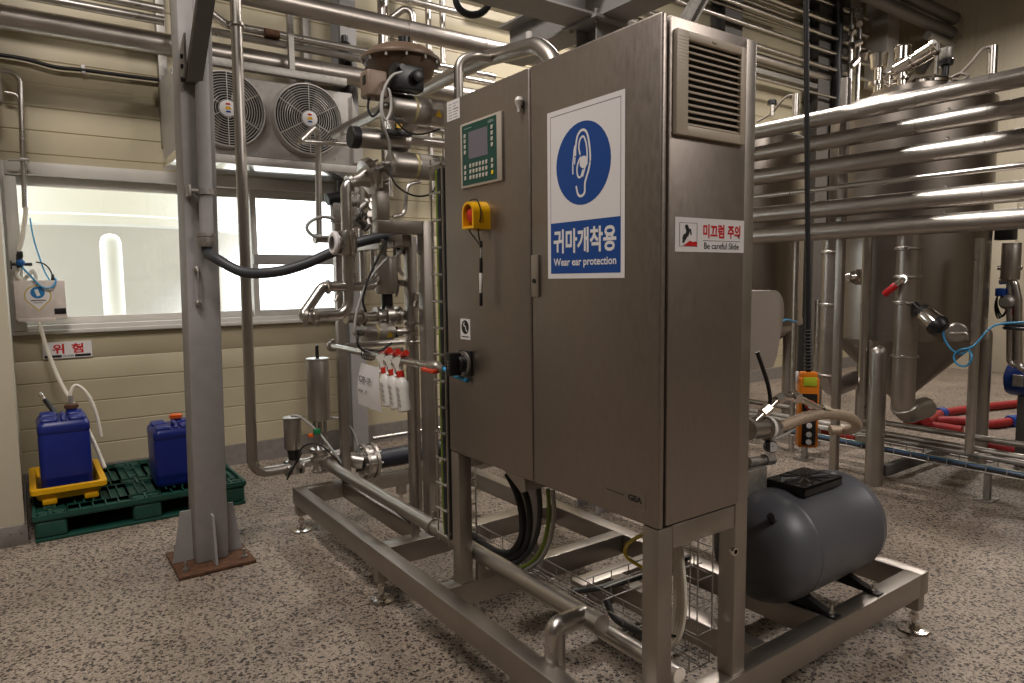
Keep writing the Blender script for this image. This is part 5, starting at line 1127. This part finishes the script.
# side fittings of tank A and valves on the drop pipes
F = lambda u, v, x=3.78: at(u, v, x=x)
b = MB(); p = F(957, 333, 3.85); b.lathe(p, Vector((-.9, -.42, 0)), [(-.08, .07), (-.01, .07), (.0, .06), (.004, .0)], 24); q = F(950, 333, 3.76); b.tube(bend([q, q-X*.05+Y*-.02, F(967, 333, 3.76), F(967, 340, 3.76)], .02), .012, 8); b.build('side_port', SATIN, tA)
b = MB(); p = F(893, 318, 3.84); b.lathe(p, Vector((-.9, -.42, 0)), [(-.05, .085), (.015, .085), (.02, .05), (.06, .045)], 24); b.build('side_port', SATIN, tA)
b = MB(); p0 = F(842, 277, 3.7); p1 = F(857, 277, 3.7); b.cyl(p0, p1, .018, 12); b.lathe(p0, p1-p0, [(0, .03), (.02, .03), (.02, .02), (.05, .02), (.05, .036), (.075, .036)], 16); b.lathe(F(858, 277, 3.72), Vector((-.9, -.42, 0)), [(-.06, .06), (.0, .06), (.01, .03)], 20); b.build('sample_port', BRIGHT, tA)
# horizontal pipe bank
XR = 3.2
for i, (v, r_, m_) in enumerate(((104.5, .055, CLAD), (130.5, .055, CLAD), (158, .06, CLAD), (181, .018, STEEL), (203, .06, CLAD), (227, .06, CLAD))):
    z = at(890, v, x=XR).z
    nm = ['topmost', 'second from top', 'third from top', 'thinnest', 'second from bottom', 'bottom'][i]
    lab = nm + ' horizontal pipe of the bank crossing in front of the tanks'
    if r_ > .03:
        bp = cladpipe(lab, (XR, -2.2, z), (XR, 4.3, z), r_, (.12, .26, .40, .46, .56, .7, .85))
        for y_ in (2.15, .62, -.35):
            b = MB(); b.cyl((XR, y_, z+r_-.004), (XR, y_, z+r_+.018), .008, 6); b.box((XR-.012, y_-.012, z+r_-.003), (XR+.012, y_+.012, z+r_+.006), .002); b.build('band_clip', SATIN, bp)
    else: pipe('pipe', lab, [(XR, -2.2, z), (XR, 4.3, z)], r_, m_)
# bank supports
for i, (y_, lab) in enumerate(((2.75, 'left'), (1.32, 'middle'), (-1.6, 'right'))):
    b = MB(); b.box((XR+.075, y_-.025, 0), (XR+.125, y_+.025, 2.9), .004); tag(b.build('pipe_support', SATIN), {'left': 'slim steel support post of the pipe bank beside the hanging pendant cable', 'middle': 'slim steel support post of the pipe bank in front of the large tank', 'right': 'slim steel support post of the pipe bank beyond the right edge'}[lab], 'post')
# drop pipes
G = lambda u, v, x: at(u, v, x=x)
d1 = G(831, 300, 3.42); e1 = G(838, 391, 3.42); pipe('pipe', 'thick clad drop pipe with a bottom elbow left of the front tank leg', [(d1.x, d1.y, G(831, 225, 3.42).z), (d1.x, d1.y, e1.z), (d1.x+.5, d1.y+.06, e1.z+.02)], .068, CLAD, br=.12, n=24, clamps=(.12, .35, .66))
d2 = G(907, 300, 3.52); e2 = G(905, 418, 3.52); DP = pipe('pipe', 'thick clad drop pipe carrying the red valve handle before the large tank', [(d2.x, d2.y, G(907, 225, 3.52).z), (d2.x, d2.y, e2.z+.02), (d2.x+.35, d2.y+.0, e2.z+.03)], .075, CLAD, br=.12, n=24, clamps=(.1, .22, .33, .56, .78))
for u, v0, v1, x_, r_, lab in ((797, 235, 400, 4.0, .024, 'thin riser pipe behind the hanging pendant cable'), (820, 300, 400, 4.4, .04, 'drop pipe standing behind the left drop elbow'), (868, 235, 420, 3.62, .032, 'slim riser standing against the front tank leg'), (980, 238, 455, 3.9, .03, 'slim riser along the right side of the large tank')):
    p, q = G(u, v0, x_), G(u, v1, x_); pipe('pipe', lab, [(p.x, p.y, p.z), (p.x, p.y, 0 if u in (797, 820) else max(.0, q.z))], r_, STEEL, n=14)
b = MB(); p0, p1 = G(903, 279, 3.43), G(884, 295, 3.40); d = p1-p0; b.cyl(p0, p0+d*.35, .02, 12); b.cyl(p0-X*.0, G(908, 279, 3.48), .03, 14); b.mat(1); b.cyl(p0+d*.35, p1, .024, 10, bev=.006); b.build('valve_handle', [BRIGHT, mat('handle_red', (190, 24, 30), .4)], DP)['label'] = 'red valve handle'
p0, p1 = G(914, 304, 3.46), G(944, 331, 3.44); d = p1-p0; L = d.length
t = thing('sensor_actuator', 'black and chrome valve positioner sticking out right of the drop pipe', 'actuator', p0)
b = MB(); b.lathe(p0, d, [(0, .02), (.2*L, .02), (.22*L, .05), (.4*L, .06)], 20); b.build('neck', BLACKP, t); b = MB(); b.lathe(p0+d*.35, d, [(0, .06), (.02, .066), (.38*L, .066), (.4*L, .06)], 24); b.build('body', BRIGHT, t); b = MB(); b.lathe(p0+d*.72, d, [(0, .07), (.03, .072), (.06, .06), (.22*L, .045), (.28*L, .02)], 24); b.build('head', BLACKP, t)
pipe('cable', 'light blue cable drooping from the valve positioner and coiling before the tank', [G(943, 331, 3.44), G(945, 340, 3.44), G(952, 350, 3.44), G(962, 354, 3.44), G(968, 350, 3.44), G(972, 358, 3.42), G(966, 366, 3.42), G(957, 364, 3.42), G(954, 356, 3.42), G(960, 350, 3.42), G(972, 347, 3.44), G(981, 338, 3.5), G(988, 330, 3.6), G(1000, 324, 3.7), G(1030, 322, 3.8)], .0065, CBLUE, smooth=True, cat='cable')
# station at the right edge
t = thing('filter_station', 'cluster of filter housing and pipes at the right picture edge', 'filter', G(1010, 380, 4.6)); K = lambda u, v, x=4.6: at(u, v, x=x)
p = K(1010, 280); q = K(1010, 243); b = MB(); actuator(b, p, Vector((p.x, p.y, q.z)), .062); b.build('housing', SATIN, t)
b = MB(); p = K(1006, 232); b.box(p-Vector((.05, .06, .06)), p+Vector((.05, .06, .06)), .006); b.build('switch_box', SIGNK, t)
b = MB(); b.tube(bend([K(1000, 281), K(1014, 280), K(1018, 300), K(1018, 366), K(1030, 372)], .06), .028, 12); b.tube(bend([K(1010, 283), K(1010, 362), K(1016, 366)], .04), .024, 12); b.cyl(K(998, 268), K(1022, 268), .016, 10); b.build('piping', STEEL, t)
b = MB(); p = K(1008, 302); b.ball(p, .06); b.cyl(p-X*.08, p+X*.08, .03, 12); b.build('valve', DULL, t)
b = MB(); b.cyl(K(1015, 308), K(1010, 318), .016, 10); b.build('red_lever', RED, t)
b = MB()
for k in range(3): b.tube(spline([K(1000-k, 290), K(995+k, 305), K(998+2*k, 318-k), K(1006, 310), K(1005, 292)]), .006, 6)
b.build('cable', BLACK, t); b = MB(); b.box(K(1002, 296), K(1004, 304)+Vector((.03, .03, 0)), .003); b.build('tag', YEL, t); b = MB(); p = K(1002, 292); b.box(p-Vector((.05, .03, .03)), p+Vector((.04, .03, .03)), .006); b.build('blue_block', MOTB, t)
b = MB(); p = K(1019, 324, 4.4); b.torus(p, Z, .09, .014, 24, 8); b.torus(p-Z*.03, Z, .085, .012, 24, 8); b.build('cable_coil', HOSEG, t)
p = K(1027, 380, 5.0); t = thing('pump_motor', 'blue electric motor at the right edge behind the red hoses', 'motor', p-Z*.2)
b = MB(); b.lathe(p-X*.0+Y*.14, -Y, [(0, .07), (.02, .12), (.05, .13), (.28, .13), (.3, .12), (.32, .05)], 32); b.build('casing', MOTB, t)
b = MB(); b.box((p.x-.145, p.y-.02, p.z-.04), (p.x-.125, p.y+.05, p.z+.05), .002); b.build('name_plate', DULL, t)
b = MB(); b.box((p.x-.03, p.y-.12, 0), (p.x+.09, p.y+.05, p.z-.1), .01); b.build('plinth', DARKP, t)

# ================================================================== FLOOR PIPES, TRAY AND RED HOSES AT RIGHT
for i, (v, x_, r_, lab) in enumerate(((434, 4.2, .024, 'upper low pipe running past the tank legs'), (446, 4.05, .026, 'middle low pipe running past the tank legs'), (451, 4.0, .022, 'lower low pipe running past the tank legs'))):
    z = at(954, v, x=x_).z; pipe('pipe', lab, [(x_, -2, z), (x_, 4.2, z)], r_, SATIN)
    
zt_ = at(954, 463, x=3.88).z
t = thing('cable_tray', 'low wire cable tray with blue and green cables before the tank legs', 'cable tray', (3.88, 1., 0))
b = MB()
for dx, dz in ((-.1, 0), (.1, 0), (-.1, .05), (.1, .05), (-.03, -.005), (.04, -.005)): b.cyl((3.88+dx, -1.8, zt_+dz), (3.88+dx, 3.6, zt_+dz), .0045, 6)
k = -1.75
while k < 3.6:
    b.tube([(3.78, k, zt_+.05), (3.78, k, zt_-.005), (3.98, k, zt_-.005), (3.98, k, zt_+.05)], .004, 6); k += .12
b.build('mesh_tray', DULL, t)
for y_ in (.55, 1.9):
    b = MB(); b.box((3.86, y_-.02, 0), (3.9, y_+.02, zt_), .003); b.box((3.8, y_-.05, 0), (3.96, y_+.05, .008)); b.build('foot', DULL, t)
for dx, m_, lab in ((-.04, mat('cable_blue', (40, 84, 140), .5), 'blue cable lying in the low cable tray'), (.03, mat('cable_green', (30, 92, 50), .5), 'green cable lying in the low cable tray'), (-.075, BLACK, 'black cable lying in the low cable tray')):
    pipe('cable', lab, [(3.88+dx, -1.8, zt_+.012), (3.88+dx*.8, .4, zt_+.012), (3.88+dx, 1.6, zt_+.012), (3.88+dx*.7, 3.5, zt_+.012)], .013, m_, smooth=True, n=8, cat='cable')
b = MB(); p, q = at(880, 470, z=.10), at(935, 466, z=.10); b.box((3.7, p.y-.05, .06), (4.75, p.y, .14), .003); tag(b.build('floor_plate', DARKP), 'dark flat steel bar joining the tank legs near the floor', 'bar')
HZ = .047
h = lambda u, v, z=HZ: at(u, v, z=z)
pipe('hose', 'red hose lying under the tank with a blue collar near the right edge', [h(905, 421), h(925, 421), h(950, 420.5), h(972, 421.5), h(990, 424), h(1008, 422), h(1040, 416)], .045, REDH, smooth=True, n=14, cat='hose')
pipe('hose', 'red hose running right behind the tank legs, furthest of the red hoses', [h(926, 421, .1), h(933, 417, .09), h(941, 413.5), h(955, 411), h(985, 407), h(1010, 404.5), h(1040, 401)], .045, REDH, smooth=True, n=14, cat='hose')
pipe('hose', 'short red hose end under the large tank', [h(928, 425), h(944, 427), h(962, 430)], .038, REDH, smooth=True, n=14, cat='hose')
pipe('hose', 'red hose low at the right edge in front of the tank leg', [h(972, 443), h(990, 446), h(1008, 449), h(1040, 453)], .045, REDH, smooth=True, n=14, cat='hose')
pipe('hose', 'red hose on the floor behind the hoist pendant', [h(786, 418), h(803, 424), h(822, 430), h(842, 435), h(858, 440)], .042, REDH, smooth=True, n=14, cat='hose')
for u, v, du, dv, lab in ((941, 413.5, 14, -2.5, 'blue collar on the furthest red hose'), (1012, 421.4, 20, -3, 'blue collar on the red hose near the right edge')):
    p = h(u, v); d = (h(u+du, v+dv)-p).normalized(); b = MB(); b.lathe(p-d*.05, d, [(0, .046), (.0, .06), (.03, .068), (.06, .06), (.09, .066), (.1, .046)], 24); tag(b.build('hose_collar', MOTB), lab, 'collar')
t = thing('floor_drain', 'pale slotted drain cover on the floor under the tank', 'drain', (5.2, 1.6, 0))
b = MB(); b.box((4.95, .9, .0), (5.35, 2.6, .012), .003)
k = .95
while k < 2.58: b.box((4.98, k, .011), (5.32, k+.012, .016)); k += .05
b.build('cover', COVER, t)

# ================================================================== PIPES HIGH ON THE WALL AT RIGHT
YWL = 4.55
W = lambda u, v, y=YWL: at(u, v, y=y)
def wallrun(label, u, v, r, x0=.6, x1=9.5, m=STEEL, y=YWL):
    z = W(u, v, y).z; return pipe('pipe', label, [(x0, y, z), (x1, y, z)], r, m)
wallrun('thick pipe on the wall emerging right of the cabinet top', 805, 73, .075, x1=8.6, m=CLAD)
wallrun('thin wall pipe touching the cabinet top corner, lowest of the thin ones', 805, 61, .03, y=4.4)
wallrun('thin wall pipe above the cabinet vent, second of the thin ones', 805, 44, .03, y=4.4)
wallrun('thin wall pipe crossing high behind the pendant cable, third of the thin ones', 850, 44, .03, y=4.4)
wallrun('thicker wall pipe crossing high behind the pendant cable', 838, 25, .045, y=4.45)
wallrun('short high wall pipe left of the bright wall duct', 850, 12, .04, y=4.45, x0=5.)
wallrun('thin lowest wall pipe passing above the further tank', 800, 89, .02, y=4.4, x0=3.)
for k in range(5): wallrun(['first', 'second', 'third', 'fourth', 'fifth'][k] + ' thin pipe down in the dense bundle high above the cabinet vent', 790, 6+5.5*k, .018, y=4.5, x0=2.0, x1=7.6)
b = MB(); p = W(800, 83, 4.5); b.box((2.5, 4.46, p.z-.035), (8.2, 4.52, p.z+.035), .003); tag(b.build('strut_channel', DULL), 'strut channel below the thick wall pipe right of the cabinet', 'channel')
for i, (ua, va, ub, vb_, r_) in enumerate(((908, 2, 953, 18, .085), (880, 3, 950, 33, .085), (938, 43, 951, 45, .06))):
    z = at(ub, vb_, x=10.7).z; y_ = at(ub, vb_, x=10.7).y; b = MB(); b.cyl((7.5 if i < 2 else 9.9, y_, z), (10.75, y_, z), r_, 24); b.lathe((10.7, y_, z), X, [(0, r_), (0, r_*1.12), (.05, r_*1.12), (.05, r_*.9)], 24); tag(b.build('duct', DARKP if i < 2 else DULL), ('upper', 'lower', 'short')[i] + ' dark insulated duct ending before the cream right wall', 'duct')
b = MB(); p, q = at(877, 60, y=4.4), at(891, 4, y=4.4); b.box((p.x, 4.25, p.z-.4), (q.x, 4.6, q.z+1.2), .01); tag(b.build('wall_duct', mat('light_sheet', (186, 182, 176), .3, .3)), 'tall shiny wall duct behind the tank fittings', 'duct')
for u, lab in ((851, 'left'), (859, 'right')):
    p = at(u, 50, y=4.3); pipe('pipe', lab + ' vertical pipe on the far wall left of the bright duct', [(p.x, 4.3, p.z-1.2), (p.x, 4.3, 5.5)], .035, STEEL)
pipe('cable', 'thick black cable bundle dropping down the far wall', [at(838, -10, y=4.4), at(839, 30, y=4.4), at(837, 60, y=4.4), at(838, 90, y=4.4), at(834, 140, y=4.4)], .06, BLACK, smooth=True, cat='cable')
t = thing('valve_manifold', 'row of small valves on the vertical pipes left of the bright duct', 'valve', at(858, 60, y=4.2))
for k in range(7):
    p = at(random.uniform(852, 866), 6+9*k, y=4.2); b = MB(); b.cyl(p, p+Vector((random.uniform(-.15, .15), .05, random.uniform(-.1, .1))), .05, 8); b.build('valve', STEEL, t)
p0, p1 = at(920, 72, x=10.9), at(944, 30, x=10.9); b = MB(); beam_h(b, p0, p1, .12, .12, .012, up=X); tag(b.build('brace', DARKP), 'dark slanted brace below the insulated ducts', 'brace')
for u, lab in ((384, 'left'), (429, 'middle'), (443, 'right')):
    p = at(u, 50, y=4.5); pipe('pipe', lab + ' vertical pipe on the back wall behind the diaphragm valve', [(p.x, 4.5, 2.3), (p.x, 4.5, 5.3)], .028 if u > 400 else .05, STEEL)
p, q = at(411, 1, y=4.35), at(465, 14, y=4.35); pipe('pipe', 'thin pipe end high above the left cabinet door', [(-1.50, 4.35, p.z), (q.x, 4.35, p.z)], .03, STEEL)
p = at(398, 14, y=4.3); pipe('pipe', 'slanting short pipe high behind the diaphragm valve', [at(384, 24, y=4.47), at(411, 3, y=4.35), at(414, 30, y=4.35), at(414, 60, y=4.35)], .03, STEEL, br=.08)
# gas cylinders like black bottle on wall behind fan
p = at(345, 48, y=4.45); b = MB(); b.lathe((p.x, 4.45, p.z-.5), Z, [(0, .05), (.02, .06), (.5, .06), (.54, .045), (.55, .03), (.6, .03)], 18); tag(b.build('wall_canister', BLACKP), 'black canister on the wall between the fans and the diaphragm valve', 'canister')
b = MB(); s = at(700, 18, x=.45); t = thing('strut_channel', 'bright slotted channel leaning up from the rear of the cabinet top', 'channel', (.3, .5, ZT))
p0, p1 = at(682, 22, y=.45), at(700, -10, y=.45); d = (p1-p0).normalized()
b = MB(); b.prism([p0, p0+X*.028, p0+X*.028+Y*.03, p0+Y*.03], d*1.1); b.prism([p0+X*.028+Y*.026, p0+X*.058+Y*.026, p0+X*.058+Y*.03, p0+X*.028+Y*.03], d*1.1); b.prism([p0+X*.058, p0+X*.07, p0+X*.07+Y*.03, p0+X*.058+Y*.03], d*1.1); b.build('channel', DULL, t)

# ================================================================== CABLES AND TRAYS UNDER AND BESIDE THE CABINET
t = thing('cable_ladder', 'upright wire cable ladder with tied cables at the left cabinet edge', 'cable tray', (.12, 1.3, ZS))
b = MB(); y0, y1, xq = 1.25, 1.345, .14
for dx, yy in ((.0, y0), (.0, y1), (.16, y0+.03)): b.cyl((.04+dx, yy, .38), (.04+dx, yy, 2.06), .004, 6)
k = .42
while k < 2.06: b.tube([(.2, y0+.03, k), (.04, y0+.03, k), (.035, y0, k), (.035, y1, k)], .005, 6); k += .115
b.build('ladder', STEEL, t)
for i, (yy, m_, r_) in enumerate(((1.292, BLACK, .012), (1.338, GRNW, .006), (1.317, HOSEG, .009), (1.27, BLACK, .008))):
    pipe('cable', ['thick black', 'green and yellow', 'grey', 'thin black'][i] + ' cable tied to the upright cable ladder', [(.065, yy, 2.02), (.067, yy+.004, 1.5), (.063, yy-.003, .9), (.068, yy+.002, .45), (.11, yy+.02, .36)], r_, m_, smooth=True, n=8, cat='cable')
U = lambda u, v, x=.22: at(u, v, x=x)
for i, (P, r_, m_, lab) in enumerate((
    ([U(508, 474), U(516, 490), U(522, 512), U(522, 536), U(512, 552), U(497, 552), U(482, 543), U(468, 533)], .017, BLACK, 'thickest black cable looping below the left cabinet door'),
    ([U(515, 476), U(526, 495), U(530, 520), U(526, 545), U(512, 558), U(494, 556), U(476, 545), U(460, 535)], .014, BLACK, 'black cable looping just outside the thickest one below the cabinet'),
    ([U(538, 484), U(540, 505), U(538, 530), U(530, 550), U(518, 562), U(506, 566)], .011, HOSEG, 'grey cable curving down below the door split'),
    ([U(548, 489), U(549, 515), U(545, 540), U(536, 558), U(524, 567), U(512, 568)], .009, GRNW, 'green and yellow wire curving below the cabinet door split'),
    ([U(553, 490), U(554, 515), U(550, 540), U(540, 560), U(526, 570)], .009, TUBEC, 'pale tube curving below the cabinet beside the green wire'),
    ([at(652, 535, x=.1), at(640, 536, x=.12), at(627, 545, x=.14), at(626, 556, x=.16), at(638, 565, x=.18), at(652, 572, x=.2)], .006, mat('wire_yellow', (196, 176, 50), .45), 'yellow and green earth wire bowing out by the near cabinet leg'),
    ([at(606, 600, x=.27), at(615, 618, x=.27), at(635, 630, x=.27), at(660, 640, x=.27)], .013, BLACK, 'black cable dropping into the low wire tray near the leg'))):
    pipe('cable', lab, P, r_, m_, smooth=True, n=10, cat='cable')
for i in range(4):
    P = [at(674+2*i, 545, x=.24), at(676+2.5*i, 580, x=.22), at(675+3*i, 612, x=.2), at(668+3*i, 640, x=.18), at(652+2*i, 655, x=.16)]
    pipe('hose', ['first', 'second', 'third', 'fourth'][i] + ' white hose from the left in the bundle hanging behind the near cabinet leg', P, .009, HOSEW, smooth=True, n=8, cat='hose')
b = MB(); p = at(675, 632, x=.195); b.torus(p, Z, .026, .004, 20, 6); tag(b.build('cable_tie', BLACK), 'black tie around the white hose bundle', 'tie')
t = thing('cable_tray', 'wire mesh cable tray running under the cabinet along the skid', 'cable tray', (.31, .8, ZS))
b = MB()
for dx, dz in ((-.05, 0), (.05, 0), (-.05, .05), (.05, .05), (0, 0)): b.cyl((.31+dx, .09, ZS+.01+dz), (.31+dx, 1.6, ZS+.01+dz), .003, 6)
k = .1
while k < 1.6: b.tube([(.26, k, ZS+.06), (.26, k, ZS+.006), (.36, k, ZS+.006), (.36, k, ZS+.06)], .003, 6); k += .1
b.build('mesh_tray', DULL, t)
t = thing('cable_tray', 'wire mesh cable tray branching right behind the near cabinet leg', 'cable tray', (.6, .62, ZS))
b = MB()
for dy, dz in ((-.05, 0), (.05, 0), (-.05, .05), (.05, .05)): b.cyl((.36, .66+dy, ZS+.02+dz), (.95, .66+dy, ZS+.02+dz), .003, 6)
k = .4
while k < .95: b.tube([(k, .61, ZS+.07), (k, .61, ZS+.02), (k, .71, ZS+.02), (k, .71, ZS+.07)], .003, 6); k += .1
b.build('mesh_tray', DULL, t)
pipe('cable', 'black cable lying in the branching wire tray', [(.3, .72, ZS+.03), (.42, .67, ZS+.035), (.6, .65, ZS+.035), (.93, .66, ZS+.035)], .012, BLACK, smooth=True, n=8, cat='cable')
t = thing('wire_basket', 'upright wire mesh tray standing beside the near right cabinet post', 'cable tray', (.48, .3, ZS))
b = MB()
for yy, xx in ((.2, .42), (.2, .5), (.30, .42), (.30, .5)): b.cyl((xx, yy, ZS+.0), (xx, yy, .72), .003, 6)
k = .3
while k < .72: b.tube([(.42, .2, k), (.5, .2, k), (.5, .3, k), (.42, .3, k)], .003, 6, closed=True); k += .1
b.build('mesh_tray', DULL, t)
pipe('pipe', 'second low pipe lying on the skid under the cabinet behind the long one', [(.185, .075, ZS+.03), (.185, 1.09, ZS+.03)], .028, STEEL, n=18)
b = MB(); b.prism([(.12, 1.06, ZB), (.12, .84, ZB), (.12, .80, ZB-.05), (.12, .79, ZB-.11), (.12, .82, ZB-.125), (.12, .88, ZB-.09), (.12, .98, ZB-.04)], (.16, 0, 0)); b.build('cable_trough', SATIN, cab)

for o in bpy.data.objects:
    if '_o' in o: del o['_o']
